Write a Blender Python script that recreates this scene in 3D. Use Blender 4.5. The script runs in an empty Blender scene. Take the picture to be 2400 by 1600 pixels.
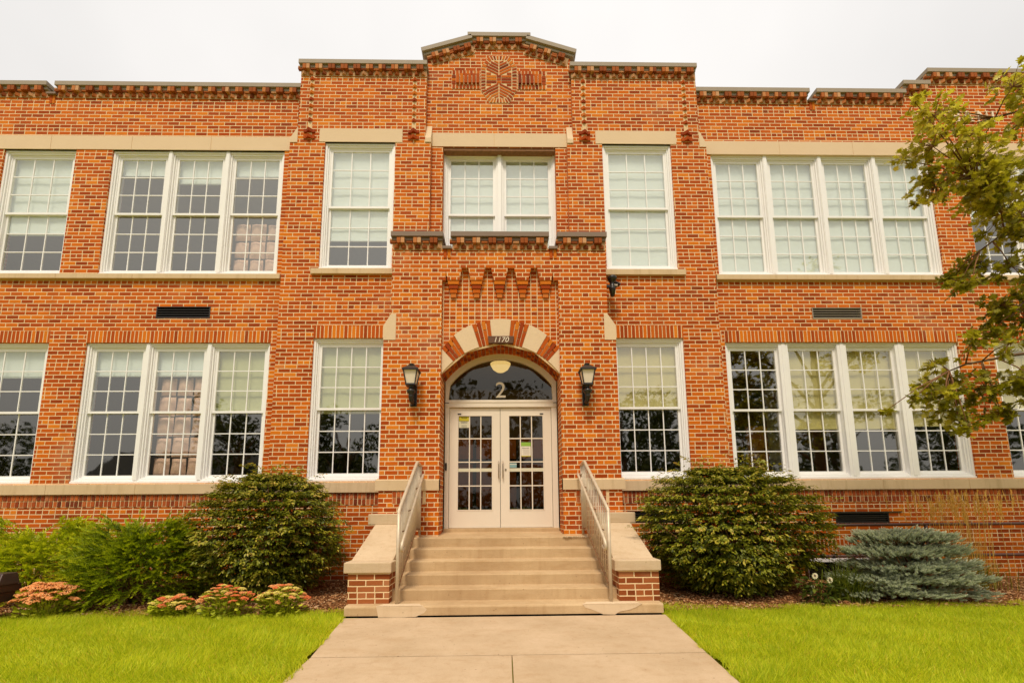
import bpy, bmesh, math, random
import numpy as np
from mathutils import Vector, Matrix

R = math.radians
random.seed(7)
rng = np.random.default_rng(7)
sc = bpy.context.scene
COL = sc.collection

# ------------------------------------------------------------------ camera
F_PX, CY_PX, PITCH, YAW, ROLL, DIST, EYE = 1001.05, 1056.26, R(7.48), R(0.984), R(-0.42), 7.358, 1.289
cam_d = bpy.data.cameras.new('camera')
cam = bpy.data.objects.new('camera', cam_d)
COL.objects.link(cam)
cam_d.sensor_fit = 'HORIZONTAL'
cam_d.sensor_width = 36.0
cam_d.lens = F_PX / 2400 * 36.0
cam_d.shift_y = (CY_PX - 800) / 2400
cam_d.clip_start = 0.05
cam_d.clip_end = 3000
fw = Vector((math.sin(YAW) * math.cos(PITCH), math.cos(YAW) * math.cos(PITCH), math.sin(PITCH)))
rt = Vector((math.cos(YAW), -math.sin(YAW), 0))
up = rt.cross(fw)
r2 = rt * math.cos(ROLL) + up * math.sin(ROLL)
u2 = up * math.cos(ROLL) - rt * math.sin(ROLL)
cam.matrix_world = Matrix(((r2.x, u2.x, -fw.x, 0), (r2.y, u2.y, -fw.y, -DIST), (r2.z, u2.z, -fw.z, EYE), (0, 0, 0, 1)))
sc.camera = cam

# ------------------------------------------------------------------ light
SUN_EL, SUN_AZ = R(58), R(190)          # azimuth clockwise from +Y: behind the camera, a little left
wd = bpy.data.worlds.new('World')
sc.world = wd
wd.use_nodes = True
nt = wd.node_tree
nt.nodes.clear()
wo = nt.nodes.new('ShaderNodeOutputWorld')
bg = nt.nodes.new('ShaderNodeBackground')
sky = nt.nodes.new('ShaderNodeTexSky')
sky.sky_type = 'NISHITA'
sky.sun_disc = False
sky.sun_elevation = SUN_EL
sky.sun_rotation = SUN_AZ
sky.air_density = 1.0
sky.dust_density = 4.0
sky.ozone_density = 1.0
hs = nt.nodes.new('ShaderNodeHueSaturation')
hs.inputs['Saturation'].default_value = 0.08
mx = nt.nodes.new('ShaderNodeMix')
mx.data_type = 'RGBA'
mx.inputs[0].default_value = 0.86
tc = nt.nodes.new('ShaderNodeTexCoord')
nz = nt.nodes.new('ShaderNodeTexNoise')
nz.inputs['Scale'].default_value = 1.6
nz.inputs['Detail'].default_value = 4
rp = nt.nodes.new('ShaderNodeValToRGB')
rp.color_ramp.elements[0].position = 0.30
rp.color_ramp.elements[0].color = (6.5, 6.32, 6.15, 1)
rp.color_ramp.elements[1].position = 0.62
rp.color_ramp.elements[1].color = (7.75, 7.5, 7.25, 1)
nt.links.new(tc.outputs['Generated'], nz.inputs['Vector'])
nt.links.new(nz.outputs['Fac'], rp.inputs['Fac'])
nt.links.new(sky.outputs['Color'], hs.inputs['Color'])
nt.links.new(hs.outputs['Color'], mx.inputs[6])
nt.links.new(rp.outputs['Color'], mx.inputs[7])
sx = nt.nodes.new('ShaderNodeSeparateXYZ')
mr = nt.nodes.new('ShaderNodeMapRange')
mr.inputs['From Min'].default_value = 0.0; mr.inputs['From Max'].default_value = 1.0
mr.inputs['To Min'].default_value = 0.60; mr.inputs['To Max'].default_value = 1.19
m2 = nt.nodes.new('ShaderNodeMix'); m2.data_type = 'RGBA'; m2.blend_type = 'MULTIPLY'; m2.inputs[0].default_value = 1.0
nt.links.new(tc.outputs['Generated'], sx.inputs[0])
nt.links.new(sx.outputs[2], mr.inputs['Value'])
nt.links.new(mx.outputs[2], m2.inputs[6])
nt.links.new(mr.outputs['Result'], m2.inputs[7])
nt.links.new(m2.outputs[2], bg.inputs['Color'])
bg.inputs['Strength'].default_value = 0.10
nt.links.new(bg.outputs['Background'], wo.inputs['Surface'])

sun_d = bpy.data.lights.new('sun', 'SUN')
sun_d.energy = 1.9
sun_d.angle = R(12)
sun_d.color = (1.0, 0.87, 0.70)
sun = bpy.data.objects.new('sun', sun_d)
COL.objects.link(sun)
sdir = Vector((math.sin(SUN_AZ) * math.cos(SUN_EL), math.cos(SUN_AZ) * math.cos(SUN_EL), math.sin(SUN_EL)))
sun.rotation_euler = (-sdir).to_track_quat('-Z', 'Y').to_euler()
sun.location = sdir * 60

sc.view_settings.view_transform = 'Standard'
sc.view_settings.look = 'None'
sc.view_settings.exposure = 0.53
sc.view_settings.gamma = 1.0
sc.cycles.max_bounces = 8
sc.cycles.transparent_max_bounces = 12

# ------------------------------------------------------------------ node helpers
class NT:
    def __init__(self, name):
        self.m = bpy.data.materials.new(name)
        self.m.use_nodes = True
        self.t = self.m.node_tree
        self.t.nodes.clear()
        self.out = self.t.nodes.new('ShaderNodeOutputMaterial')
    def n(self, kind, **kw):
        nd = self.t.nodes.new('ShaderNode' + kind)
        for k, v in kw.items():
            setattr(nd, k, v)
        return nd
    def put(self, sock, v):
        if isinstance(v, bpy.types.NodeSocket):
            self.t.links.new(v, sock)
        elif v is not None:
            if isinstance(v, tuple) and len(v) == 3 and len(getattr(sock, 'default_value', ())) == 4:
                v = v + (1.0,)
            sock.default_value = v
    def math(self, op, a, b=None, c=None):
        nd = self.n('Math', operation=op)
        self.put(nd.inputs[0], a)
        if b is not None: self.put(nd.inputs[1], b)
        if c is not None: self.put(nd.inputs[2], c)
        return nd.outputs[0]
    def mix(self, f, a, b, blend='MIX'):
        nd = self.n('Mix', data_type='RGBA', blend_type=blend)
        self.put(nd.inputs[0], f); self.put(nd.inputs[6], a); self.put(nd.inputs[7], b)
        return nd.outputs[2]
    def sel(self, f, a, b):             # a where f = 0, b where f = 1
        nd = self.n('Mix', data_type='FLOAT')
        self.put(nd.inputs[0], f); self.put(nd.inputs[2], a); self.put(nd.inputs[3], b)
        return nd.outputs[0]
    def ramp(self, f, stops, interp='LINEAR'):
        nd = self.n('ValToRGB')
        cr = nd.color_ramp
        cr.interpolation = interp
        while len(cr.elements) < len(stops): cr.elements.new(0.5)
        for e, (p, c) in zip(cr.elements, stops):
            e.position = p
            e.color = (c[0], c[1], c[2], 1) if isinstance(c, tuple) else (c, c, c, 1)
        self.put(nd.inputs[0], f)
        return nd.outputs[0]
    def noise(self, scale, detail=3, vec=None, rough=0.5, dim=None):
        nd = self.n('TexNoise')
        nd.inputs['Scale'].default_value = scale
        nd.inputs['Detail'].default_value = detail
        nd.inputs['Roughness'].default_value = rough
        self.put(nd.inputs['Vector'], vec if vec is not None else self.pos())
        return nd.outputs['Fac']
    def pos(self):
        if not hasattr(self, '_g'): self._g = self.n('NewGeometry')
        return self._g.outputs['Position']
    def geo(self, k):
        self.pos()
        return self._g.outputs[k]
    def xyz(self, v):
        nd = self.n('SeparateXYZ'); self.put(nd.inputs[0], v)
        return nd.outputs[0], nd.outputs[1], nd.outputs[2]
    def vec(self, x, y, z):
        nd = self.n('CombineXYZ')
        self.put(nd.inputs[0], x); self.put(nd.inputs[1], y); self.put(nd.inputs[2], z)
        return nd.outputs[0]
    def vmul(self, v, s):
        nd = self.n('VectorMath', operation='MULTIPLY')
        self.put(nd.inputs[0], v); nd.inputs[1].default_value = s
        return nd.outputs[0]
    def bump(self, h, strength=0.5, dist=0.004):
        nd = self.n('Bump')
        nd.inputs['Strength'].default_value = strength
        nd.inputs['Distance'].default_value = dist
        self.put(nd.inputs['Height'], h)
        return nd.outputs[0]
    def bsdf(self, col, rough=0.8, metal=0.0, spec=0.3, normal=None):
        b = self.n('BsdfPrincipled')
        self.put(b.inputs['Base Color'], col); self.put(b.inputs['Roughness'], rough)
        b.inputs['Metallic'].default_value = metal
        b.inputs['Specular IOR Level'].default_value = spec
        if normal is not None: self.put(b.inputs['Normal'], normal)
        return b.outputs[0]
    def done(self, shader):
        self.t.links.new(shader, self.out.inputs['Surface'])
        return self.m

def srgb(r, g, b):
    f = lambda c: (c / 255 / 12.92) if c / 255 <= 0.04045 else ((c / 255 + 0.055) / 1.055) ** 2.4
    return (f(r), f(g), f(b))

CH, LS, LH, Z0 = 0.0731, 0.2127, 0.10635, 4.44
BRICKS = [(0.0, srgb(108, 36, 7)), (0.08, srgb(138, 46, 6)), (0.28, srgb(168, 64, 8)), (0.55, srgb(190, 82, 10)),
          (0.82, srgb(208, 102, 12)), (0.94, srgb(220, 124, 24)), (1.0, srgb(204, 120, 66))]
MORTAR = (0.80, 0.60, 0.34)

def brick_mat(name, mode, stops=None):
    T = NT(name)
    P = T.pos()
    wob = T.vmul(P, (9.0, 9.0, 9.0))
    wn = T.noise(1.0, 2, wob)
    x, y, z = T.xyz(P)
    nx, ny, nzv = T.xyz(T.geo('True Normal'))
    side = T.math('GREATER_THAN', T.math('ABSOLUTE', nx), 0.7)
    flat = T.math('GREATER_THAN', T.math('ABSOLUTE', nzv), 0.7)
    u = T.sel(side, x, y)
    v = T.sel(flat, z, y)
    dw = T.math('MULTIPLY', T.math('SUBTRACT', wn, 0.5), 0.006)
    u = T.math('ADD', u, dw)
    v = T.math('ADD', v, dw)
    half = 0.0064
    if mode == 'soldier':
        pu = 0.0690
        a = T.math('DIVIDE', u, pu)
        c = T.math('FLOOR', a)
        fu = T.math('SUBTRACT', a, c)
        du = T.math('MULTIPLY', T.math('MINIMUM', fu, T.math('SUBTRACT', 1.0, fu)), pu)
        d = du
        k = 0.0
        dz = 1.0
    else:
        a = T.math('DIVIDE', T.math('SUBTRACT', v, Z0), CH)
        k = T.math('FLOOR', a)
        fz = T.math('SUBTRACT', a, k)
        dz = T.math('MULTIPLY', T.math('MINIMUM', fz, T.math('SUBTRACT', 1.0, fz)), CH)
        par = T.math('FLOORED_MODULO', k, 2.0)
        if mode == 'common':
            hd = T.math('COMPARE', T.math('FLOORED_MODULO', k, 7.0), 5.0, 0.1)
            L = T.sel(hd, LS, LH)
            jit = T.math('MULTIPLY', T.math('SINE', T.math('MULTIPLY', k, 12.9)), 0.012)
            off = T.math('ADD', T.math('MULTIPLY', par, LS / 2), jit)
            b = T.math('DIVIDE', T.math('ADD', u, off), L)
            c = T.math('FLOOR', b)
            fu = T.math('SUBTRACT', b, c)
            du = T.math('MULTIPLY', T.math('MINIMUM', fu, T.math('SUBTRACT', 1.0, fu)), L)
        elif mode == 'header':
            b = T.math('DIVIDE', T.math('ADD', u, 0.07), LH)
            c = T.math('FLOOR', b)
            fu = T.math('SUBTRACT', b, c)
            du = T.math('MULTIPLY', T.math('MINIMUM', fu, T.math('SUBTRACT', 1.0, fu)), LH)
        else:                           # flemish
            PF = LS + LH
            b = T.math('DIVIDE', T.math('ADD', u, T.math('MULTIPLY', par, PF / 2)), PF)
            cb = T.math('FLOOR', b)
            w = T.math('MULTIPLY', T.math('SUBTRACT', b, cb), PF)
            ish = T.math('GREATER_THAN', w, LS)
            c = T.math('ADD', T.math('MULTIPLY', cb, 2.0), ish)
            e1 = T.math('MINIMUM', w, T.math('ABSOLUTE', T.math('SUBTRACT', w, LS)))
            du = T.math('MINIMUM', e1, T.math('SUBTRACT', PF, w))
        d = T.math('MINIMUM', du, dz)
    wnz = T.n('TexWhiteNoise', noise_dimensions='3D')
    T.put(wnz.inputs['Vector'], T.vec(c, k, T.math('ROUND', T.math('MULTIPLY', T.sel(side, y, x), 1.3))))
    # patches of wall lean to one end of the range, as laid from different batches
    batch = T.noise(0.9, 2, P)
    val = T.math('ADD', wnz.outputs['Value'], T.math('MULTIPLY', T.math('SUBTRACT', batch, 0.5), 0.5))
    val = T.math('ADD', T.math('MULTIPLY', val, 0.84), 0.10)
    col = T.ramp(val, stops or BRICKS)
    grain = T.noise(1.0, 4, T.vmul(P, (55, 55, 150)), 0.65)
    col = T.mix(T.ramp(grain, [(0.25, 0.0), (0.75, 1.0)]), T.mix(0.20, col, (0.14, 0.03, 0.003)), T.mix(0.10, col, (0.80, 0.30, 0.04)))
    mort = T.mix(T.noise(22.0, 3, P), (0.72, 0.52, 0.28), (0.90, 0.68, 0.40))
    m = T.n('MapRange', interpolation_type='SMOOTHSTEP')
    T.put(m.inputs['Value'], d)
    m.inputs['From Min'].default_value = half - 0.0025
    m.inputs['From Max'].default_value = half + 0.0025
    mask = m.outputs['Result']
    c2 = T.mix(mask, mort, col)
    # lime bloom in patches and faint rain streaks
    bl = T.noise(0.75, 5, P, 0.62)
    c2 = T.mix(T.ramp(bl, [(0.58, 0.0), (0.80, 0.24)]), c2, (0.80, 0.56, 0.34))
    st = T.noise(1.0, 5, T.vmul(P, (3.0, 3.0, 0.35)), 0.6)
    c2 = T.mix(T.ramp(st, [(0.55, 0.0), (0.80, 0.34)]), c2, (0.22, 0.085, 0.03))
    h = T.math('ADD', mask, T.math('MULTIPLY', grain, 0.35))
    return T.done(T.bsdf(c2, 0.9, spec=0.15, normal=T.bump(h, 0.8, 0.006)))

def island_brick(name, stops=None):
    T = NT(name)
    r = T.geo('Random Per Island')
    col = T.ramp(r, stops or BRICKS)
    g = T.noise(40, 4, None, 0.7)
    col = T.mix(T.math('MULTIPLY', g, 0.5), col, (0.16, 0.05, 0.02))
    return T.done(T.bsdf(col, 0.9, spec=0.15, normal=T.bump(g, 0.5, 0.004)))

def stone_mat(name, ca, cb, streak=True, rough=0.85):
    T = NT(name)
    P = T.pos()
    a = T.noise(2.2, 5, P, 0.6)
    col = T.mix(a, ca, cb)
    g = T.noise(90, 3, P, 0.7)
    col = T.mix(T.math('MULTIPLY', g, 0.22), col, (0.30, 0.19, 0.08))
    if streak:
        s = T.noise(1.0, 4, T.vmul(P, (9, 9, 1.2)), 0.65)
        col = T.mix(T.ramp(s, [(0.52, 0.0), (0.80, 0.45)]), col, (0.34, 0.22, 0.10))
    return T.done(T.bsdf(col, rough, spec=0.2, normal=T.bump(g, 0.35, 0.004)))

def concrete_mat(name, ca, cb, stain=0.35, speck=0.25):
    T = NT(name)
    P = T.pos()
    a = T.noise(1.3, 6, P, 0.62)
    col = T.mix(T.ramp(a, [(0.3, 0.0), (0.7, 1.0)]), ca, cb)
    f = T.noise(150, 2, P, 0.8)
    col = T.mix(T.ramp(f, [(0.50, 0.0), (0.78, speck)]), col, (0.20, 0.12, 0.05))
    vo = T.n('TexVoronoi'); vo.inputs['Scale'].default_value = 13
    T.put(vo.inputs['Vector'], P)
    spot = T.math('MULTIPLY', T.math('LESS_THAN', vo.outputs['Distance'], 0.085), T.math('GREATER_THAN', T.noise(3.1, 2, P), 0.50))
    col = T.mix(T.math('MULTIPLY', spot, 0.55), col, (0.14, 0.075, 0.03))
    dr = T.noise(1.0, 4, T.vmul(P, (14, 14, 0.8)), 0.6)
    col = T.mix(T.ramp(dr, [(0.52, 0.0), (0.75, stain * 0.6)]), col, (0.34, 0.19, 0.075))
    s = T.noise(5, 5, T.vmul(P, (0.5, 1, 2.4)), 0.7)
    col = T.mix(T.ramp(s, [(0.50, 0.0), (0.78, stain)]), col, (0.36, 0.21, 0.085))
    return T.done(T.bsdf(col, 0.9, spec=0.15, normal=T.bump(T.math('ADD', f, a), 0.35, 0.004)))

def plain(name, col, rough=0.5, metal=0.0, spec=0.3, vary=0.12, scale=6.0):
    T = NT(name)
    dark = tuple(c * (1 - vary) for c in col)
    lite = tuple(min(c * (1 + vary), 0.9) for c in col)
    g = T.noise(scale, 4)
    return T.done(T.bsdf(T.mix(g, dark, lite), rough, metal, spec))

def leaf_mat(name, stops, trans=0.3, rough=0.55, spec=0.25, tone=False, mott=0.30):
    T = NT(name)
    r = T.geo('Random Per Island')
    if tone:                            # tone stored on each leaf: old to young growth, plus painted shade and backlight
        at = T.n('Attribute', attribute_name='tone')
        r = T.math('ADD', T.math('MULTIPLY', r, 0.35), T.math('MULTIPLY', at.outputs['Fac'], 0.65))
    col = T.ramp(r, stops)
    big = T.ramp(T.noise(1.6, 5, None, 0.65), [(0.32, 0.0), (0.68, 1.0)]) if mott > .4 else T.noise(2.5, 2)
    col = T.mix(T.math('MULTIPLY', big, mott), col, T.mix(0.5, col, stops[0][1]))
    b = T.bsdf(col, rough, spec=spec)
    tr = T.n('BsdfTranslucent')
    T.put(tr.inputs['Color'], col)
    ms = T.n('MixShader')
    ms.inputs[0].default_value = trans
    T.t.links.new(b, ms.inputs[1]); T.t.links.new(tr.outputs[0], ms.inputs[2])
    return T.done(ms.outputs[0])

def glass_mat(name, tint=(0.95, 0.955, 0.93), refl=0.24):
    T = NT(name)
    tr = T.n('BsdfTransparent'); T.put(tr.inputs['Color'], tint)
    gl = T.n('BsdfGlossy'); gl.inputs['Roughness'].default_value = 0.02
    T.put(gl.inputs['Color'], (0.97, 0.94, 0.86))
    w = T.noise(1.7, 2)
    T.t.links.new(T.bump(w, 0.04, 0.05), gl.inputs['Normal'])
    lw = T.n('LayerWeight'); lw.inputs['Blend'].default_value = 0.25
    f = T.math('MULTIPLY', T.math('MAXIMUM', lw.outputs['Fresnel'], refl), T.math('SUBTRACT', 1.0, T.geo('Backfacing')))
    ms = T.n('MixShader')
    T.t.links.new(f, ms.inputs[0]); T.t.links.new(tr.outputs[0], ms.inputs[1]); T.t.links.new(gl.outputs[0], ms.inputs[2])
    return T.done(ms.outputs[0])

def emit_mat(name, col, s):
    T = NT(name)
    e = T.n('Emission'); T.put(e.inputs['Color'], T.mix(T.noise(40, 3), tuple(c * 0.8 for c in col), col)); e.inputs['Strength'].default_value = s
    return T.done(e.outputs[0])

M = {}
M['brick'] = brick_mat('common_bond_brick', 'common')
PIER = [(0, srgb(96, 42, 22)), (.3, srgb(128, 60, 30)), (.6, srgb(150, 80, 42)), (.85, srgb(166, 100, 62)), (1, srgb(178, 126, 88))]
M['brick_pier'] = brick_mat('weathered_pier_brick', 'common', PIER)
M['brick_porch'] = brick_mat('flemish_bond_brick', 'flemish')
M['brick_header'] = brick_mat('header_bond_brick', 'header')
M['brick_soldier'] = brick_mat('soldier_brick', 'soldier')
M['brick_loose'] = island_brick('projecting_brick')
M['brick_cornice'] = island_brick('weathered_cornice_brick', [(0, srgb(120, 58, 26)), (.3, srgb(160, 84, 36)), (.6, srgb(188, 108, 52)), (.85, srgb(204, 134, 78)), (1, srgb(214, 170, 126))])
M['brick_band'] = island_brick('band_brick', [(0, srgb(96, 40, 22)), (.3, srgb(146, 58, 22)), (.6, srgb(176, 80, 30)), (.85, srgb(196, 100, 44)), (1, srgb(190, 116, 76))])
M['mortar'] = plain('mortar', (0.70, 0.49, 0.27), 0.95, spec=0.1, scale=30)
M['mortar_old'] = plain('mortar_weathered', (0.46, 0.29, 0.15), 0.95, spec=0.1, vary=0.35, scale=18)
M['stone'] = stone_mat('limestone', (0.70, 0.52, 0.33), (0.78, 0.60, 0.40), False)
M['stone_worn'] = stone_mat('limestone_stained', (0.58, 0.42, 0.24), (0.73, 0.55, 0.35), True)
M['conc_step'] = concrete_mat('step_concrete', (0.44, 0.29, 0.15), (0.60, 0.43, 0.24), 0.5, 0.4)
M['conc_walk'] = concrete_mat('walk_concrete', (0.47, 0.34, 0.205), (0.59, 0.44, 0.285), 0.40, 0.40)
M['conc_cap'] = concrete_mat('cap_concrete', (0.54, 0.40, 0.25), (0.64, 0.49, 0.32), 0.40, 0.35)
M['conc_patch'] = concrete_mat('patch_concrete', (0.60, 0.45, 0.28), (0.72, 0.56, 0.37), 0.25, 0.2)
M['white'] = plain('white_paint', (0.84, 0.82, 0.80), 0.45, vary=0.05, scale=3)
M['white_door'] = plain('door_paint', (0.76, 0.66, 0.53), 0.4, vary=0.04, scale=3)
M['coping'] = plain('taupe_metal', (0.33, 0.27, 0.205), 0.65, 0.0, 0.2, 0.08)
M['coping_dark'] = plain('brown_metal', (0.22, 0.155, 0.115), 0.65, 0.0, 0.2, 0.08)
M['black'] = plain('black_metal', (0.022, 0.018, 0.015), 0.35, 0.1, 0.5, 0.2)
M['dark_metal'] = plain('dark_louvre_metal', (0.03, 0.025, 0.02), 0.4, 0.2, 0.5, 0.2)
M['louvre'] = plain('tan_louvre_metal', (0.30, 0.25, 0.19), 0.45, 0.2, 0.4, 0.15)
M['void'] = plain('dark_void', (0.008, 0.006, 0.005), 0.9, spec=0.0)
M['rail'] = plain('galvanised_rail', (0.60, 0.49, 0.35), 0.45, 0.25, 0.4, 0.22, 14)
M['rust'] = plain('rusty_steel', (0.26, 0.13, 0.06), 0.75, 0.1, 0.2, 0.4, 20)
M['pipe'] = plain('brown_pipe', (0.10, 0.045, 0.03), 0.5, 0.1, 0.4, 0.25, 10)
M['steel'] = plain('brushed_steel', (0.45, 0.36, 0.26), 0.3, 0.9, 0.5, 0.1)
M['glass'] = glass_mat('window_glass')
M['glass_door'] = glass_mat('door_glass', (0.80, 0.80, 0.74), 0.08)
M['blind'] = plain('roller_blind', (0.78, 0.86, 0.88), 0.9, spec=0.05, vary=0.05)
M['blind_green'] = plain('green_roller_blind', (0.58, 0.60, 0.36), 0.9, spec=0.05, vary=0.06)
M['blind_tan'] = plain('olive_roller_blind', (0.66, 0.59, 0.28), 0.9, spec=0.05, vary=0.06)
M['curtain'] = plain('pink_fabric', (0.74, 0.50, 0.40), 0.9, spec=0.05, vary=0.25, scale=9)
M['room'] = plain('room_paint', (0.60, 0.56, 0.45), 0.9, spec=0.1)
M['room_dark'] = plain('room_gloom_tone', (0.14, 0.115, 0.075), 0.9, spec=0.1)  # gloom of the unlit rooms put into wall and floor colour
M['wood'] = plain('orange_wood', (0.42, 0.15, 0.03), 0.5, spec=0.2, vary=0.2)
M['wood_lit'] = plain('door_wood_lightened', (0.80, 0.30, 0.05), 0.5, spec=0.2, vary=0.15)  # copy of the wood with light put into its colour, for the dim room
M['plaque'] = plain('plaque_wood', (0.11, 0.045, 0.018), 0.6, vary=0.4, scale=14)
M['letter'] = plain('pale_letter', (0.78, 0.66, 0.50), 0.6, vary=0.04)
M['yellow'] = plain('yellow_card', (0.52, 0.43, 0.02), 0.6, vary=0.04)
M['paper'] = plain('paper', (0.62, 0.58, 0.42), 0.7, vary=0.04)
M['paper_w'] = plain('white_paper', (0.74, 0.66, 0.54), 0.7, vary=0.04)
M['green_card'] = plain('green_card', (0.25, 0.42, 0.05), 0.6, vary=0.06)
M['blue_card'] = plain('blue_card', (0.22, 0.36, 0.36), 0.5, vary=0.2)
M['ink'] = plain('ink', (0.03, 0.022, 0.012), 0.7)
M['lamp_glass'] = plain('frosted_glass', (0.74, 0.64, 0.50), 0.5, vary=0.03)
M['bark'] = plain('bark', (0.13, 0.08, 0.045), 0.95, spec=0.05, vary=0.4, scale=25)
M['twig'] = plain('twig', (0.20, 0.10, 0.045), 0.9, spec=0.05, vary=0.3, scale=25)

# ------------------------------------------------------------------ mesh helpers
class MB:
    def __init__(self): self.v, self.f, self.mi, self.mats = [], [], [], []
    def m(self, mat):
        if mat not in self.mats: self.mats.append(mat)
        return self.mats.index(mat)
    def poly(self, pts, mat):
        b = len(self.v); self.v += [tuple(p) for p in pts]
        self.f.append(tuple(range(b, b + len(pts)))); self.mi.append(self.m(mat))
    def hexa(self, p, mat):             # p: 8 corners, bottom ring then top ring, counter-clockwise from above
        b = len(self.v); self.v += [tuple(q) for q in p]
        k = self.m(mat)
        for f in ((3, 2, 1, 0), (4, 5, 6, 7), (0, 1, 5, 4), (1, 2, 6, 5), (2, 3, 7, 6), (3, 0, 4, 7)):
            self.f.append(tuple(b + i for i in f)); self.mi.append(k)
    def box(self, x0, x1, y0, y1, z0, z1, mat):
        self.hexa([(x0, y0, z0), (x1, y0, z0), (x1, y1, z0), (x0, y1, z0), (x0, y0, z1), (x1, y0, z1), (x1, y1, z1), (x0, y1, z1)], mat)
    def boxc(self, c, s, mat, rot=None):   # centre, size, rotation matrix
        q = []
        for dz in (-.5, .5):
            for dx, dy in ((-.5, -.5), (.5, -.5), (.5, .5), (-.5, .5)):
                o = Vector((dx * s[0], dy * s[1], dz * s[2]))
                if rot is not None: o = rot @ o
                q.append(Vector(c) + o)
        self.hexa(q, mat)
    def prism_xz(self, pts, y0, y1, mat):  # outline counter-clockwise seen from -Y (x right, z up)
        n = len(pts); b = len(self.v); k = self.m(mat)
        self.v += [(p[0], y0, p[1]) for p in pts] + [(p[0], y1, p[1]) for p in pts]
        self.f.append(tuple(b + i for i in range(n))); self.mi.append(k)
        self.f.append(tuple(b + n + i for i in reversed(range(n)))); self.mi.append(k)
        for i in range(n):
            j = (i + 1) % n
            self.f.append((b + j, b + i, b + n + i, b + n + j)); self.mi.append(k)
    def prism_yz(self, pts, x0, x1, mat):  # outline in (y, z), counter-clockwise seen from +X
        n = len(pts); b = len(self.v); k = self.m(mat)
        self.v += [(x1, p[0], p[1]) for p in pts] + [(x0, p[0], p[1]) for p in pts]
        self.f.append(tuple(b + i for i in range(n))); self.mi.append(k)
        self.f.append(tuple(b + n + i for i in reversed(range(n)))); self.mi.append(k)
        for i in range(n):
            j = (i + 1) % n
            self.f.append((b + j, b + i, b + n + i, b + n + j)); self.mi.append(k)
    def tube(self, pts, r, mat, n=8, cap=True):
        pts = [Vector(p) for p in pts]
        rs = r if isinstance(r, (list, tuple)) else [r] * len(pts)
        k = self.m(mat); b = len(self.v); prev = None
        for i, p in enumerate(pts):
            d = (pts[min(i + 1, len(pts) - 1)] - pts[max(i - 1, 0)])
            d = d.normalized() if d.length > 1e-9 else Vector((0, 0, 1))
            a = (prev - d * prev.dot(d)) if prev is not None else d.cross(Vector((0.31, 0.52, 0.79)))
            if a.length < 1e-6: a = d.orthogonal()
            a.normalize(); prev = a; c = d.cross(a)
            for j in range(n):
                t = 2 * math.pi * j / n
                self.v.append(tuple(p + (a * math.cos(t) + c * math.sin(t)) * rs[i]))
        for i in range(len(pts) - 1):
            for j in range(n):
                j2 = (j + 1) % n
                self.f.append((b + i * n + j, b + i * n + j2, b + (i + 1) * n + j2, b + (i + 1) * n + j)); self.mi.append(k)
        if cap:
            self.f.append(tuple(b + j for j in reversed(range(n)))); self.mi.append(k)
            e = b + (len(pts) - 1) * n
            self.f.append(tuple(e + j for j in range(n))); self.mi.append(k)
    def lathe(self, c, prof, mat, n=16):   # profile (radius, z) round a vertical axis at c
        k = self.m(mat); b = len(self.v)
        for r, z in prof:
            for j in range(n):
                t = 2 * math.pi * j / n
                self.v.append((c[0] + r * math.cos(t), c[1] + r * math.sin(t), c[2] + z))
        for i in range(len(prof) - 1):
            for j in range(n):
                j2 = (j + 1) % n
                self.f.append((b + i * n + j, b + i * n + j2, b + (i + 1) * n + j2, b + (i + 1) * n + j)); self.mi.append(k)
    def build(self, name, parent=None, smooth=False, bevel=0.0):
        me = bpy.data.meshes.new(name)
        me.from_pydata(self.v, [], self.f)
        for m in self.mats: me.materials.append(m)
        me.polygons.foreach_set('material_index', self.mi)
        if smooth: me.polygons.foreach_set('use_smooth', [True] * len(self.f))
        me.update()
        o = bpy.data.objects.new(name, me)
        COL.objects.link(o)
        if parent is not None: set_parent(o, parent)
        if bevel:
            bv = o.modifiers.new('bevel', 'BEVEL'); bv.width = bevel; bv.segments = 2; bv.limit_method = 'ANGLE'
        return o

def set_parent(o, p):
    o.parent = p
    o.matrix_parent_inverse = world(p).inverted()
def world(o):
    return (world(o.parent) @ o.matrix_parent_inverse @ o.matrix_basis) if o.parent else o.matrix_basis

def empty(name, loc, label, cat, group=None):
    o = bpy.data.objects.new(name, None)
    o.empty_display_size = 0.1
    o.location = loc
    COL.objects.link(o)
    return tag(o, label, cat, group)
def tag(o, label, cat, group=None, kind=None):
    if label: o['label'] = label
    if cat: o['category'] = cat
    if group: o['group'] = group
    if kind: o['kind'] = kind
    return o

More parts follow.
